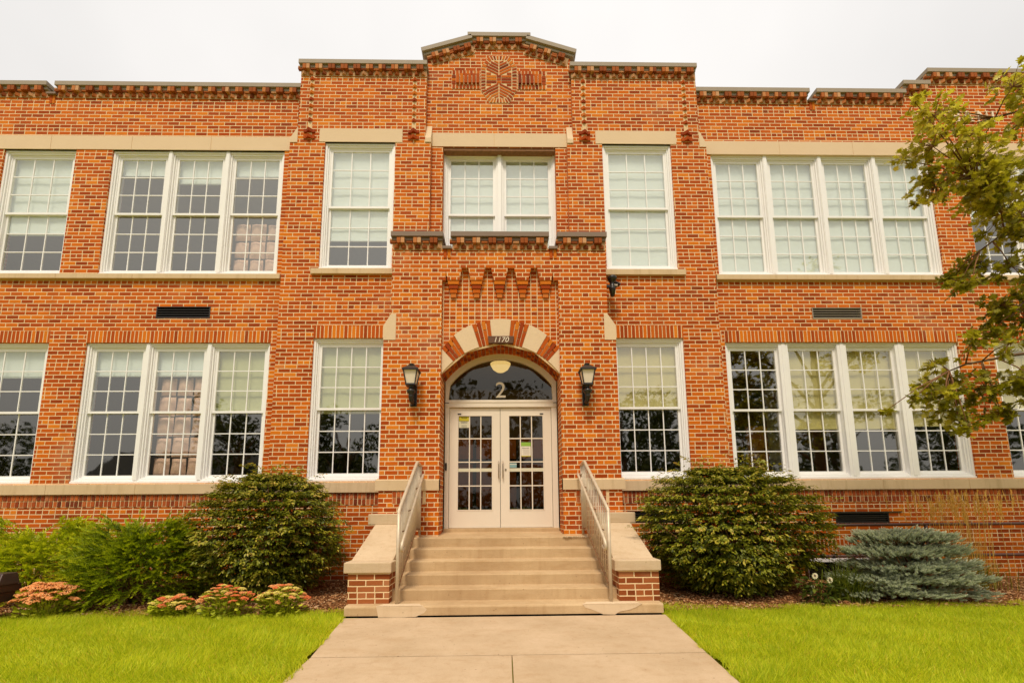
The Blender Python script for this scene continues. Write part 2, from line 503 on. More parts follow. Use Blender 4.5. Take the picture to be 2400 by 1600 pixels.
def inst_mesh(name, tv, tf, mats, pos, mat, parent=None, tone=None):
    """many copies of one small template (leaf, blade, chip) in one mesh: mats (n,3,3), pos (n,3)"""
    tv = np.asarray(tv, float); n = len(pos); m = len(tv)
    V = np.einsum('nij,mj->nmi', mats, tv) + pos[:, None, :]
    V = V.reshape(-1, 3)
    me = bpy.data.meshes.new(name)
    me.vertices.add(n * m); me.vertices.foreach_set('co', V.ravel())
    ls = np.concatenate([np.array(f) for f in tf]); sizes = np.array([len(f) for f in tf])
    loops = (ls[None, :] + (np.arange(n) * m)[:, None]).ravel()
    tot = np.tile(sizes, n); start = np.concatenate([[0], np.cumsum(tot)[:-1]])
    me.loops.add(len(loops)); me.loops.foreach_set('vertex_index', loops.astype(np.int32))
    me.polygons.add(len(tot)); me.polygons.foreach_set('loop_start', start.astype(np.int32))
    me.polygons.foreach_set('loop_total', tot.astype(np.int32))
    me.update(calc_edges=True); me.validate()
    if tone is not None:
        at = me.attributes.new('tone', 'FLOAT', 'POINT')
        at.data.foreach_set('value', np.repeat(np.clip(tone, 0, 1), m).astype(np.float32))
    me.materials.append(mat)
    o = bpy.data.objects.new(name, me)
    COL.objects.link(o)
    if parent is not None: set_parent(o, parent)
    return o

def nrm(a): return a / np.maximum(np.linalg.norm(a, axis=-1, keepdims=True), 1e-9)
def frames(d, upv, scale):
    """columns: side, forward d, normal; scale (n,) or (n,3)"""
    d = nrm(d); s = nrm(np.cross(d, upv)); nn = np.cross(s, d)
    m = np.stack([s, d, nn], axis=2)
    scale = np.asarray(scale)
    if scale.ndim == 1: scale = scale[:, None] * np.ones((1, 3))
    return m * scale[:, None, :]

def text_mesh(name, body, size, loc, mat, parent=None, shear=0.0, depth=0.002, align='CENTER', spacing=1.0):
    cu = bpy.data.curves.new(name, 'FONT')
    cu.body = body; cu.size = size; cu.extrude = depth; cu.shear = shear; cu.align_x = align; cu.align_y = 'BOTTOM_BASELINE'
    cu.space_character = spacing
    t = bpy.data.objects.new(name, cu)
    COL.objects.link(t)
    dg = bpy.context.evaluated_depsgraph_get()
    me = bpy.data.meshes.new_from_object(t.evaluated_get(dg))
    bpy.data.objects.remove(t)
    bpy.data.curves.remove(cu)
    me.name = name
    me.materials.clear(); me.materials.append(mat)
    o = bpy.data.objects.new(name, me)
    o.rotation_euler = (R(90), 0, 0); o.location = loc
    COL.objects.link(o)
    if parent is not None:
        set_parent(o, parent)
    return o

def wall_grid(mb, x0, x1, z0, z1, holes, y0, y1, mat, reveal=None):
    xs = sorted({x0, x1} | {h[0] for h in holes} | {h[1] for h in holes}); xs = [x for x in xs if x0 <= x <= x1]
    zs = sorted({z0, z1} | {h[2] for h in holes} | {h[3] for h in holes}); zs = [z for z in zs if z0 <= z <= z1]
    reveal = reveal or mat
    def solid(i, j):
        if not (0 <= i < len(xs) - 1 and 0 <= j < len(zs) - 1): return False
        cx, cz = (xs[i] + xs[i + 1]) / 2, (zs[j] + zs[j + 1]) / 2
        return not any(h[0] < cx < h[1] and h[2] < cz < h[3] for h in holes)
    for i in range(len(xs) - 1):
        for j in range(len(zs) - 1):
            if not solid(i, j): continue
            a, b, c, d = xs[i], xs[i + 1], zs[j], zs[j + 1]
            mb.poly([(a, y0, c), (b, y0, c), (b, y0, d), (a, y0, d)], mat)
            mb.poly([(b, y1, c), (a, y1, c), (a, y1, d), (b, y1, d)], mat)
            if not solid(i - 1, j): mb.poly([(a, y1, c), (a, y0, c), (a, y0, d), (a, y1, d)], reveal)
            if not solid(i + 1, j): mb.poly([(b, y0, c), (b, y1, c), (b, y1, d), (b, y0, d)], reveal)
            if not solid(i, j - 1): mb.poly([(a, y1, c), (b, y1, c), (b, y0, c), (a, y0, c)], reveal)
            if not solid(i, j + 1): mb.poly([(a, y0, d), (b, y0, d), (b, y1, d), (a, y1, d)], reveal)

# ------------------------------------------------------------------ the school building
YB, YP, YD = -0.10, -0.546, -0.05
CX = -0.065
B = empty('school_building', (CX, 0, 0), 'two storey red brick school with arched entrance porch and stepped gable', 'building')

ZL0, ZL1, ZU0, ZU1 = 1.738, 4.222, 5.51, 8.005      # window openings, lower and upper storey
WIN = []                                             # x0, x1, z0, z1, wall y, units
WL_L = [(-12.9, -9.75, ZL0, ZL1), (-9.36, -8.03, ZL0, ZL1), (-7.39, -4.16, ZL0, ZL1)]
WL_U = [(-12.9, -9.75, ZU0, ZU1), (-9.35, -8.02, ZU0, ZU1), (-7.35, -4.14, ZU0, ZU1)]
WR_L = [(4.0, 8.30, ZL0, ZL1), (8.95, 12.2, ZL0, ZL1)]
WR_U = [(3.99, 8.25, ZU0, ZU1), (8.91, 12.2, ZU0, ZU1)]
BL_L, BL_U = (-3.36, -2.06, 1.745, 4.262), (-3.345, -2.03, 5.565, 8.108)
BR_L, BR_U = (1.90, 3.205, 1.745, 4.262), (1.878, 3.19, 5.565, 8.108)
CEN = (-1.147, 1.0, 5.56, 8.118)

vents = [(-6.22, -5.266, 4.678, 4.893), (5.657, 6.58, 4.667, 4.882), (5.696, 6.63, 0.977, 1.15), (2.065, 3.0, 1.02, 1.21)]
ZW = 9.145                                           # wing wall up to the foot of the corbel
mb = MB(); wall_grid(mb, -14.5, -3.93, -0.5, ZW, WL_L + WL_U + vents[:1], 0.0, 0.30, M['brick']); mb.build('wall', B)
mb = MB(); wall_grid(mb, 3.80, 14.5, -0.5, ZW, WR_L + WR_U + vents[1:3], 0.0, 0.30, M['brick'])
mb.box(7.93, 14.5, 0.0, 0.30, ZW, 9.36, M['brick']); mb.box(8.44, 14.5, 0.0, 0.30, 9.36, 9.64, M['brick']); mb.build('wall', B)
for s, lo, upw, hl, hu in ((-1, (-4.0, -1.365), (-3.868, -1.468), BL_L, BL_U), (1, (1.213, 3.868), (1.327, 3.75), BR_L, BR_U)):
    mb = MB()
    wall_grid(mb, lo[0], lo[1], -0.5, 8.10, [hl, (hu[0], hu[1], hu[2], 8.2)] + ([vents[3]] if s > 0 else []), YB, 0.31, M['brick'])
    wall_grid(mb, upw[0], upw[1], 8.10, 9.58, [(hu[0], hu[1], 8.0, hu[3])], YB, 0.312, M['brick'])
    mb.build('wall', B)
mb = MB()
wall_grid(mb, -1.47, 1.335, 5.0, 9.80, [CEN], 0.0, 0.32, M['brick'])
mb.prism_xz([(-1.47, 9.80), (1.335, 9.80), (1.335, 10.055), (0.45, 10.335), (0.40, 10.44), (-0.535, 10.44), (-0.585, 10.335), (-1.47, 10.055)], 0.0, 0.32, M['brick'])
mb.build('wall', B)
# body of the building behind the front
mb = MB()
mb.box(-14.5, -14.2, 0.30, 14, -0.5, 9.1, M['brick']); mb.box(14.2, 14.5, 0.30, 14, -0.5, 9.1, M['brick']); mb.box(-14.2, 14.2, 13.7, 14, -0.5, 9.1, M['brick'])
mb.build('wall', B)
mb = MB(); mb.box(-14.2, 14.2, 0.30, 13.7, 8.75, 8.9, M['coping_dark']); mb.build('roof', B)

# ---- porch
XA0, XA1, ZTOP = -1.045, 0.925, 5.33
HOLE = (XA0, XA1, -0.4, ZTOP)
AC, AZ, AR = CX + 0.005, 2.802, 1.198                # arch centre and radius
HA = math.asin((XA1 - XA0) / 2 / AR)
mb = MB()
wall_grid(mb, -2.0, 1.87, -0.4, 4.05, [HOLE], YP, YB - 0.002, M['brick_porch'])
wall_grid(mb, -1.89, 1.745, 4.05, 5.69, [HOLE], YP, YB - 0.004, M['brick_porch'])
mb.build('wall', B)
mb = MB()                                            # recessed field over the arch, laid in headers
yf = YP + 0.09
N = 28
arc = [(AC + AR * math.sin(-HA + 2 * HA * i / N), AZ + AR * math.cos(-HA + 2 * HA * i / N)) for i in range(N + 1)]
arc[0] = (XA0, arc[0][1]); arc[-1] = (XA1, arc[-1][1])
for i in range(N):
    (a, za), (b, zb) = arc[i], arc[i + 1]
    mb.poly([(a, yf, za), (b, yf, zb), (b, yf, ZTOP), (a, yf, ZTOP)], M['brick_header'])
mb.build('arch_field', B)
# soffit of the arch: rows of bricks on edge
mb = MB()
for i in range(N):
    (a, za), (b, zb) = arc[i], arc[i + 1]
    mb.poly([(a, yf, za), (a, YD + 0.05, za), (b, YD + 0.05, zb), (b, yf, zb)], M['mortar_old'])
nb = 34
for i in range(nb):
    t = -HA + 2 * HA * (i + 0.5) / nb
    for j in range(4):
        c = Vector((AC + (AR - 0.004) * math.sin(t), yf + 0.052 + j * 0.104, AZ + (AR - 0.004) * math.cos(t)))
        mb.boxc(c, (0.054, 0.094, 0.02), M['brick_loose'], Matrix.Rotation(t, 3, 'Y'))
mb.build('arch_soffit', B)
# voussoirs
def ring(t0, t1, r0, e0, e1, y0, y1, mat, mb):
    """wedge between angles, from the intrados to the flatter outer curve of the arch"""
    pts = []
    K = 4
    for i in range(K + 1):
        t = t0 + (t1 - t0) * i / K
        pts.append((AC + r0 * math.sin(t), AZ + r0 * math.cos(t)))
    out = []
    for i in range(K + 1):
        t = t1 + (t0 - t1) * i / K
        e = outer(t)
        r = r0 + (e - r0) * e1
        out.append((AC + r * math.sin(t), AZ + r * math.cos(t)))
    inn = []
    for (x, z), i in zip(pts, range(K + 1)):
        t = t0 + (t1 - t0) * i / K
        e = outer(t); r = r0 + (e - r0) * e0
        inn.append((AC + r * math.sin(t), AZ + r * math.cos(t)))
    poly = [(max(min(x, XA1), XA0), z) for x, z in reversed(out)][::-1]
    poly = [(max(min(x, XA1), XA0), z) for x, z in inn] + poly
    mb.prism_xz(poly[::-1], y0, y1, mat)
def outer(t):                                        # distance from the arch centre to the outer edge
    c = 0.44
    return c * math.cos(t) + math.sqrt(AR * AR - (c * math.sin(t)) ** 2)
yk = YP + 0.055
A1, A2, A3, A4 = R(6.2), R(17.5), R(30.0), R(41.5)
mb = MB(); ring(-HA, HA, AR - 0.0, 0.0, 0.985, yk + 0.012, yf + 0.01, M['mortar'], mb)
mb.build('arch_joint', B)
for t0, t1 in ((-A1, A1), (-A3, -A2), (A2, A3), (-HA + 0.005, -A4), (A4, HA - 0.005)):
    mb = MB(); ring(t0, t1, AR, -0.005, 1.0, yk - 0.004, yf + 0.02, M['stone'], mb); mb.build('arch_stone', B)
for s in (-1, 1):
    for g0, g1 in ((A1, A2), (A3, A4)):
        mb = MB()
        for i in range(4):
            w = (g1 - g0) / 4
            t0 = s * (g0 + w * i + w * 0.1); t1 = s * (g0 + w * (i + 1) - w * 0.1)
            if t0 > t1: t0, t1 = t1, t0
            cut = (0.30, 0.62)[i % 2]
            ring(t0, t1, AR, 0.0, cut - 0.018, yk, yf + 0.01, M['brick_loose'], mb)
            ring(t0, t1, AR, cut + 0.018, 0.975, yk, yf + 0.01, M['brick_loose'], mb)
        mb.build('arch_brick', B)
# stepped brick pendants over the recessed field
for k in range(5):
    cx = CX - 0.008 + (k - 2) * 0.392
    mb = MB()
    for i in range(7):
        w = 0.275 - 0.031 * i
        z1 = ZTOP - i * CH
        mb.box(cx - w / 2, cx + w / 2, YP + (0.002 if i < 3 else 0.002 + 0.012 * (i - 2)), yf + 0.004, z1 - CH + (0.004 if i > 2 else 0.0), z1, M['brick_loose'] if i > 2 else M['brick_porch'])
    if k == 0: mb.box(XA0 - 0.002, cx - 0.13, YP + 0.003, yf + 0.005, ZTOP - 3 * CH, ZTOP, M['brick_porch'])
    if k == 4: mb.box(cx + 0.13, XA1 + 0.002, YP + 0.003, yf + 0.005, ZTOP - 3 * CH, ZTOP, M['brick_porch'])
    mb.build('brick_pendant', B)
mb = MB(); mb.box(-1.85, 1.70, YP + 0.2, YB, 5.42, 5.5, M['coping_dark']); mb.build('porch_roof', B)

# ---- stone bands, lintels, sills
def stones(name, x0, x1, y0, y1, z0, z1, mat, joint=1.45, slope=0.0, seed=0):
    rr = random.Random(seed)
    mb = MB(); x = x0
    mb.box(x0 + 0.003, x1 - 0.003, y0 + 0.006, y1, z0 + 0.004, z1 - slope - 0.004, M['mortar'])
    while x < x1 - 1e-4:
        e = min(x1, x + joint * rr.uniform(0.85, 1.15))
        if x1 - e < 0.3: e = x1
        a, b = x + (0.003 if x > x0 else 0), e - (0.003 if e < x1 else 0)
        mb.hexa([(a, y0, z0), (b, y0, z0), (b, y1, z0), (a, y1, z0), (a, y0, z1 - slope), (b, y0, z1 - slope), (b, y1, z1), (a, y1, z1)], mat)
        x = e
    return mb.build(name, B, bevel=0.004)
stones('stone_lintel', -14.5, -4.03, -0.012, 0.2, 8.005, 8.292, M['stone'], 1.5, 0, 1)
stones('stone_lintel', 3.9, 14.5, -0.012, 0.2, 7.99, 8.275, M['stone'], 1.27, 0, 2)
stones('stone_lintel', -3.455, -1.90, YB - 0.008, 0.1, 8.108, 8.392, M['stone'], 3)
stones('stone_lintel', 1.755, 3.30, YB - 0.008, 0.1, 8.108, 8.388, M['stone'], 3)
stones('stone_lintel', -1.36, 1.22, -0.008, 0.2, 8.12, 8.412, M['stone'], 1.29, 0, 4)
stones('stone_sill', -14.5, -4.044, -0.065, 0.12, 5.40, 5.51, M['stone_worn'], 1.2, 0.02, 5)
stones('stone_sill', 3.912, 8.403, -0.065, 0.12, 5.40, 5.515, M['stone_worn'], 1.2, 0.02, 6)
stones('stone_sill', 8.78, 14.5, -0.065, 0.12, 5.40, 5.515, M['stone_worn'], 1.2, 0.02, 7)
stones('stone_sill', -3.455, -1.9, YB - 0.06, 0.05, 5.445, 5.567, M['stone_worn'], 3, 0.02, 8)
stones('stone_sill', 1.76, 3.305, YB - 0.06, 0.05, 5.435, 5.56, M['stone_worn'], 3, 0.02, 9)
stones('base_course', -14.5, -3.99, -0.045, 0.12, 1.548, 1.738, M['stone_worn'], 1.35, 0.022, 10)
stones('base_course', 3.86, 14.5, -0.045, 0.12, 1.548, 1.738, M['stone_worn'], 1.35, 0.022, 11)
stones('base_course', -4.04, -2.0, YB - 0.045, 0.05, 1.550, 1.740, M['stone_worn'], 1.0, 0.022, 12)
stones('base_course', 1.87, 3.91, YB - 0.045, 0.05, 1.550, 1.740, M['stone_worn'], 1.0, 0.022, 13)
stones('base_course', -2.05, XA0 + 0.0, YP - 0.03, YP + 0.1, 1.558, 1.765, M['stone_worn'], 2, 0.04, 14)
stones('base_course', XA1, 1.92, YP - 0.03, YP + 0.1, 1.556, 1.760, M['stone_worn'], 2, 0.04, 15)

# ---- soldier courses over the lower windows
def soldiers(x0, x1, y, z0, z1):
    mb = MB(); mb.box(x0, x1, y - 0.004, y + 0.05, z0, z1, M['brick_soldier']); mb.build('soldier_course', B)
for (a, b, *_r) in WL_L + WR_L: soldiers(a, b, 0.0, 4.223, 4.438)
soldiers(BL_L[0], -2.0, YB, 4.264, 4.487); soldiers(1.87, BR_L[1], YB, 4.264, 4.487)

# ---- rows of bricks on end below the base course, every second one proud
def rowlocks(x0, x1, y, z1):
    mb = MB(); x = x0; k = 0
    mb.box(x0, x1, y - 0.004, y + 0.02, z1 - 0.205, z1, M['mortar'])
    while x + 0.06 < x1:
        for row in range(2):
            pr = 0.014 if row == 0 else (0.014 if k % 2 else 0.006)
            zz = z1 - 0.006 - row * 0.102
            mb.box(x + 0.006, x + 0.060, y - pr, y + 0.01, zz - 0.088, zz, M['brick_band'])
        x += 0.0695; k += 1
    mb.build('brick_band', B)
rowlocks(-14.4, -4.0, 0.0, 1.540); rowlocks(3.87, 14.4, 0.0, 1.540)
rowlocks(-4.0, -2.01, YB, 1.545); rowlocks(1.88, 3.86, YB, 1.545)
rowlocks(-1.78, -1.25, YP, 1.552); rowlocks(1.13, 1.66, YP, 1.552)

# ---- stone weatherings where the piers widen
def bracket(pts, y0, y1):
    mb = MB(); mb.prism_xz(pts, y0, y1, M['stone']); mb.build('stone_bracket', B, bevel=0.004)
bracket([(-4.0, 8.09), (-3.86, 8.09), (-3.86, 8.41), (-3.872, 8.40), (-4.0, 8.18)], YB - 0.012, -0.002)
bracket([(3.74, 8.05), (3.868, 8.05), (3.868, 8.14), (3.752, 8.38), (3.74, 8.38)], YB - 0.012, -0.002)
for xa, xb in ((-1.47, -1.36), (1.218, 1.33)):
    mb = MB(); mb.prism_yz([(0.02, 8.115), (0.02, 8.545), (-0.01, 8.545), (YB - 0.015, 8.20), (YB - 0.015, 8.115)][::-1], xa, xb, M['stone'])
    mb.build('stone_bracket', B)
bracket([(-2.005, 4.045), (-1.80, 4.045), (-1.80, 4.50), (-1.885, 4.50), (-2.005, 4.30)], YP - 0.008, YB - 0.01)
bracket([(1.68, 4.045), (1.875, 4.045), (1.875, 4.30), (1.74, 4.505), (1.68, 4.505)], YP - 0.008, YB - 0.01)

# ---- corbelled brick cornices and metal copings
def cornice_bits(mb, L, ph=0.0):
    """local x 0..L, y = out of the wall is -y, z = 0 at the top; dentil blocks over a dogtooth row"""
    out = []
    out.append(('m', (L / 2, 0.10, -0.095), (L, 0.22, 0.19), 0))
    n = max(1, int(round(L / 0.252))); p = L / n
    for i in range(n):
        cx = p * (i + 0.5)
        for s in (-1, 1):
            out.append(('b', (cx + s * 0.0335, -0.035, -0.052), (0.060, 0.10, 0.092), 0))
        for j in range(2):
            out.append(('b', (cx - p / 2, -0.012, -0.02 - 0.038 * j), (0.105, 0.05, 0.030), 0))
    n2 = max(2, int(round(L / 0.126))); p2 = L / n2
    for i in range(n2):
        out.append(('b', (p2 * (i + 0.5), -0.004, -0.142), (0.072, 0.072, 0.058), 45))
    return out
def cornice(x0, x1, ztop, y, ang=0.0):
    mb = MB()
    L = (x1 - x0) / math.cos(ang)
    rot = Matrix.Rotation(-ang, 3, 'Y')
    for k, c, s, tz in cornice_bits(mb, L):
        cc = Vector((x0, y, ztop)) + rot @ Vector(c)
        rr = rot @ Matrix.Rotation(R(tz), 3, 'Z')
        mb.boxc(cc, s, M['mortar_old'] if k == 'm' else M['brick_cornice'], rr)
    mb.build('brick_cornice', B)
def coping(x0, x1, ztop, y, mat, ang=0.0, depth=0.42, over=0.08, h1=0.088, h2=0.05):
    mb = MB()
    L = (x1 - x0) / math.cos(ang)
    rot = Matrix.Rotation(-ang, 3, 'Y')
    o = Vector((x0, y, ztop))
    mb.boxc(o + rot @ Vector((L / 2, (depth - over) / 2, -h1 / 2)), (L, depth + over, h1), mat, rot)
    mb.boxc(o + rot @ Vector((L / 2, (depth - over + 0.03) / 2, -h1 - h2 / 2 - 0.006)), (L - 0.03, depth + over - 0.05, h2), mat, rot)
    mb.boxc(o + rot @ Vector((L / 2, (depth - over + 0.05) / 2, -h1 - 0.01)), (L - 0.06, depth + over - 0.08, h2), M['void'], rot)  # near-black strip: shadow line of the drip put in as colour
    return mb.build('metal_coping', B, bevel=0.004)
for a, b in ((-14.5, -8.672), (-8.523, -3.875), (3.755, 6.012), (6.148, 7.93)):
    cornice(a + 0.02, b - 0.02, 9.285, 0.0); 
for a, b in ((-14.5, -8.672), (-8.523, -3.875), (3.755, 6.012), (6.148, 7.935)): coping(a, b, 9.388, 0.0, M['coping'])
for a, b in ((-14.5, -8.7), (-8.5, -3.9), (3.78, 6.0), (6.17, 7.92)):
    mb = MB(); mb.box(a, b, 0.01, 0.29, ZW, 9.25, M['brick']); mb.build('parapet', B)
for xc in (-8.597, 6.08):
    mb = MB(); mb.box(xc - 0.085, xc + 0.085, -0.05, 0.30, ZW - 0.002, ZW + 0.035, M['coping_dark'])
    mb.box(xc - 0.05, xc - 0.004, -0.012, 0.01, ZW - 0.17, ZW - 0.002, M['brick_loose']); mb.box(xc + 0.004, xc + 0.05, -0.012, 0.01, ZW - 0.17, ZW - 0.002, M['brick_loose'])
    mb.build('slot_sill', B)
cornice(7.95, 8.43, 9.485, 0.0); coping(7.90, 8.45, 9.588, 0.0, M['coping'])
cornice(8.46, 14.5, 9.765, 0.0); coping(8.42, 14.5, 9.869, 0.0, M['coping'])
for a, b in ((-3.868, -1.468), (1.327, 3.75)):
    cornice(a, b, 9.70, YB)
    coping(a - 0.03, b + 0.015, 9.803, YB, M['coping'])
sl = math.atan2(0.30, 0.93)
cornice(-1.44, -0.60, 10.075, 0.0, sl); cornice(-0.575, 0.44, 10.45, 0.0)
mbx = None
rx0 = 0.475
cornice(rx0, 1.31, 10.075 + (1.31 - rx0) * math.tan(sl) - 0.005, 0.0, -sl)
coping(-1.60, -0.62, 10.205, 0.0, M['coping'], sl); coping(-0.69, 0.55, 10.57, 0.0, M['coping'])
coping(0.48, 1.455, 10.205 + (1.455 - 0.48) * math.tan(sl), 0.0, M['coping'], -sl)
# porch parapet in three pieces with slots between
for a, b in ((-1.915, -1.03), (-0.90, 0.775), (0.915, 1.765)):
    cornice(a + 0.03, b - 0.02, 5.835, YP); coping(a, b, 5.945, YP, M['coping_dark'], 0, 0.30)
for a, b in ((-1.88, -1.05), (-0.88, 0.755), (0.935, 1.735)):
    mb = MB(); mb.box(a, b, YP + 0.01, YP + 0.26, 5.69, 5.80, M['brick_porch']); mb.build('parapet', B)
for xc in (-0.965, 0.845):
    mb = MB(); mb.box(xc - 0.075, xc + 0.075, YP - 0.05, YP + 0.27, 5.655, 5.70, M['coping_dark'])
    for s in (-1, 1): mb.box(xc + s * 0.033 - 0.025, xc + s * 0.033 + 0.025, YP - 0.014, YP + 0.01, 5.50, 5.655, M['brick_loose'])
    mb.build('slot_sill', B)

# ---- strings of brick points on the two bays
for xc in (-3.645, -1.69, 1.548, 3.503):
    mb = MB()
    mb.box(xc - 0.04, xc + 0.04, YB - 0.005, YB + 0.01, 8.16, 9.52, M['mortar'])
    z = 9.44
    while z > 8.42:
        mb.boxc((xc, YB - 0.002, z), (0.062, 0.062, 0.055), M['brick_loose'], Matrix.Rotation(R(45), 3, 'Z'))
        z -= 2 * CH
    for zz in (8.33, 8.20):
        mb.boxc((xc, YB - 0.012, zz), (0.085, 0.085, 0.062), M['brick_loose'], Matrix.Rotation(R(45), 3, 'Z'))
        mb.box(xc - 0.105, xc - 0.06, YB - 0.02, YB + 0.01, zz - 0.03, zz + 0.03, M['brick_loose']); mb.box(xc + 0.06, xc + 0.105, YB - 0.02, YB + 0.01, zz - 0.03, zz + 0.03, M['brick_loose'])
    mb.build('brick_ornament', B)

# ---- octagonal brick panel in the gable, with a ribbed bar on each side
mb = MB()
ex, ez = -0.077, 9.585
OCT = [(-0.19, -0.515), (0.20, -0.515), (0.35, -0.235), (0.355, 0.275), (0.205, 0.52), (-0.192, 0.52), (-0.352, 0.27), (-0.35, -0.24)]
mb.prism_xz([(ex + x, ez + z) for x, z in OCT], -0.008, 0.01, M['mortar'])
def eb(p):
    mb.prism_xz([(ex + x, ez + z) for x, z in p], -0.0145, 0.0, M['brick_loose'])
def quadstrip(a0, a1, b0, b1, n, g=0.011):
    """n bricks between edge a0-a1 and edge b0-b1"""
    a0, a1, b0, b1 = map(Vector, (a0, a1, b0, b1))
    La = (a1 - a0).length; e = g / La
    for i in range(n):
        t0, t1 = i / n + e, (i + 1) / n - e
        q = [a0.lerp(a1, t0), a0.lerp(a1, t1), b0.lerp(b1, t1), b0.lerp(b1, t0)]
        c = sum(q, Vector((0, 0))) / 4
        q = [p + (c - p).normalized() * g * 0.7 for p in q]
        area = sum(q[k].x * q[(k + 1) % 4].y - q[(k + 1) % 4].x * q[k].y for k in range(4))
        if area < 0: q.reverse()
        eb([(p.x, p.y) for p in q])
IN = [(-0.135, -0.42), (0.145, -0.42), (0.255, -0.215), (0.255, 0.25), (0.15, 0.43), (-0.14, 0.43), (-0.255, 0.25), (-0.255, -0.215)]
for k, n in zip(range(8), (6, 4, 7, 3, 6, 3, 7, 4)):
    quadstrip(OCT[k], OCT[(k + 1) % 8], IN[k], IN[(k + 1) % 8], n)
for r in range(-4, 5):                               # level courses narrowing towards the middle
    zc = r * 0.0625
    xi = max(0.0, (abs(zc) - 0.06) / 0.52)
    if xi < 0.02: segs = ((-0.245, -0.048), (-0.04, 0.04), (0.048, 0.245))
    else: segs = ((-0.245, -xi - 0.03), (xi + 0.03, 0.245))
    for a, b in segs:
        if b - a > 0.035: eb([(a, zc - 0.022), (b, zc - 0.022), (b, zc + 0.022), (a, zc + 0.022)])
for sg in (1, -1):                                   # chevrons above and below
    for sx in (-1, 1):
        for i in range(5):
            za = 0.085 + i * 0.066
            x1 = (0.243, 0.243, 0.19, 0.155, 0.09)[i]
            p = [(sx * 0.009, sg * za), (sx * x1, sg * (za + x1 * 0.52)), (sx * x1, sg * min(.415, za + x1 * 0.52 + 0.041)), (sx * 0.012, sg * min(.415, za + 0.041))]
            ar = sum(p[k][0] * p[(k + 1) % 4][1] - p[(k + 1) % 4][0] * p[k][1] for k in range(4))
            if ar < 0: p.reverse()
            mb.prism_xz([(ex + x, ez + z) for x, z in p], -0.0155, 0.0, M['brick_loose'])
for s in (-1, 1):
    x0 = 0.365
    mb.prism_xz([(ex + s * x0, ez - 0.215), (ex + s * 0.925, ez - 0.215), (ex + s * 0.925, ez + 0.19), (ex + s * x0, ez + 0.19)][::s], -0.007, 0.01, M['mortar'])
    for i in range(8):
        a = x0 + 0.012 + i * 0.0685
        for z0, z1 in ((-0.21, -0.125), (0.10, 0.185)):
            p = [(s * a, z0), (s * (a + 0.05), z0), (s * (a + 0.05), z1), (s * a, z1)][::s]
            eb(p)
    for i in range(6):
        a = x0 + 0.015 + i * 0.079
        mb.box(ex + min(s * a, s * (a + 0.058)), ex + max(s * a, s * (a + 0.058)), -0.045, 0.0, ez - 0.11, ez + 0.088, M['brick_loose'])
    for i in range(3):
        p = [(s * 0.845, -0.112 + i * 0.068), (s * 0.918, -0.112 + i * 0.068), (s * 0.918, -0.055 + i * 0.068), (s * 0.845, -0.055 + i * 0.068)][::s]
        eb(p)
mb.build('brick_emblem', B)

# ---- vents
for i, (a, b, c, d) in enumerate(vents):
    y = YB if i == 3 else 0.0
    dark = i in (0, 2, 3)
    mat = M['dark_metal'] if dark else M['louvre']
    mb = MB()
    mb.box(a - 0.005, b + 0.005, y + 0.09, y + 0.1, c - 0.005, d + 0.005, M['void'])
    mb.box(a, a + 0.018, y - 0.006, y + 0.09, c, d, mat); mb.box(b - 0.018, b, y - 0.006, y + 0.09, c, d, mat)
    mb.box(a, b, y - 0.0065, y + 0.09, c, c + 0.014, mat); mb.box(a, b, y - 0.0065, y + 0.09, d - 0.014, d, mat)
    vo = mb.build('vent_grille', B)
    mb = MB(); n = 4
    for k in range(n):
        z = c + 0.02 + (d - c - 0.035) * (k + 0.5) / n
        mb.boxc(((a + b) / 2, y + 0.035, z), (b - a - 0.036, 0.06, 0.007), mat, Matrix.Rotation(R(32), 3, 'X'))
        mb.box(a + 0.018, b - 0.018, y + 0.001, y + 0.012, z - 0.024, z - 0.012, mat)
    mb.build('louvre', vo)
mb = MB(); mb.box(5.42, 6.86, -0.02, 0.005, 1.152, 1.170, M['dark_metal']); mb.build('vent_lintel', B)

# ---- windows
def ring_xz(mb, x0, x1, z0, z1, w, y0, y1, mat, wb=None, wt=None):
    wb = w if wb is None else wb; wt = w if wt is None else wt
    mb.box(x0, x0 + w, y0, y1, z0, z1, mat); mb.box(x1 - w, x1, y0, y1, z0, z1, mat)
    mb.box(x0 + w, x1 - w, y0 + 0.0004, y1, z0, z0 + wb, mat); mb.box(x0 + w, x1 - w, y0 + 0.0004, y1, z1 - wt, z1, mat)

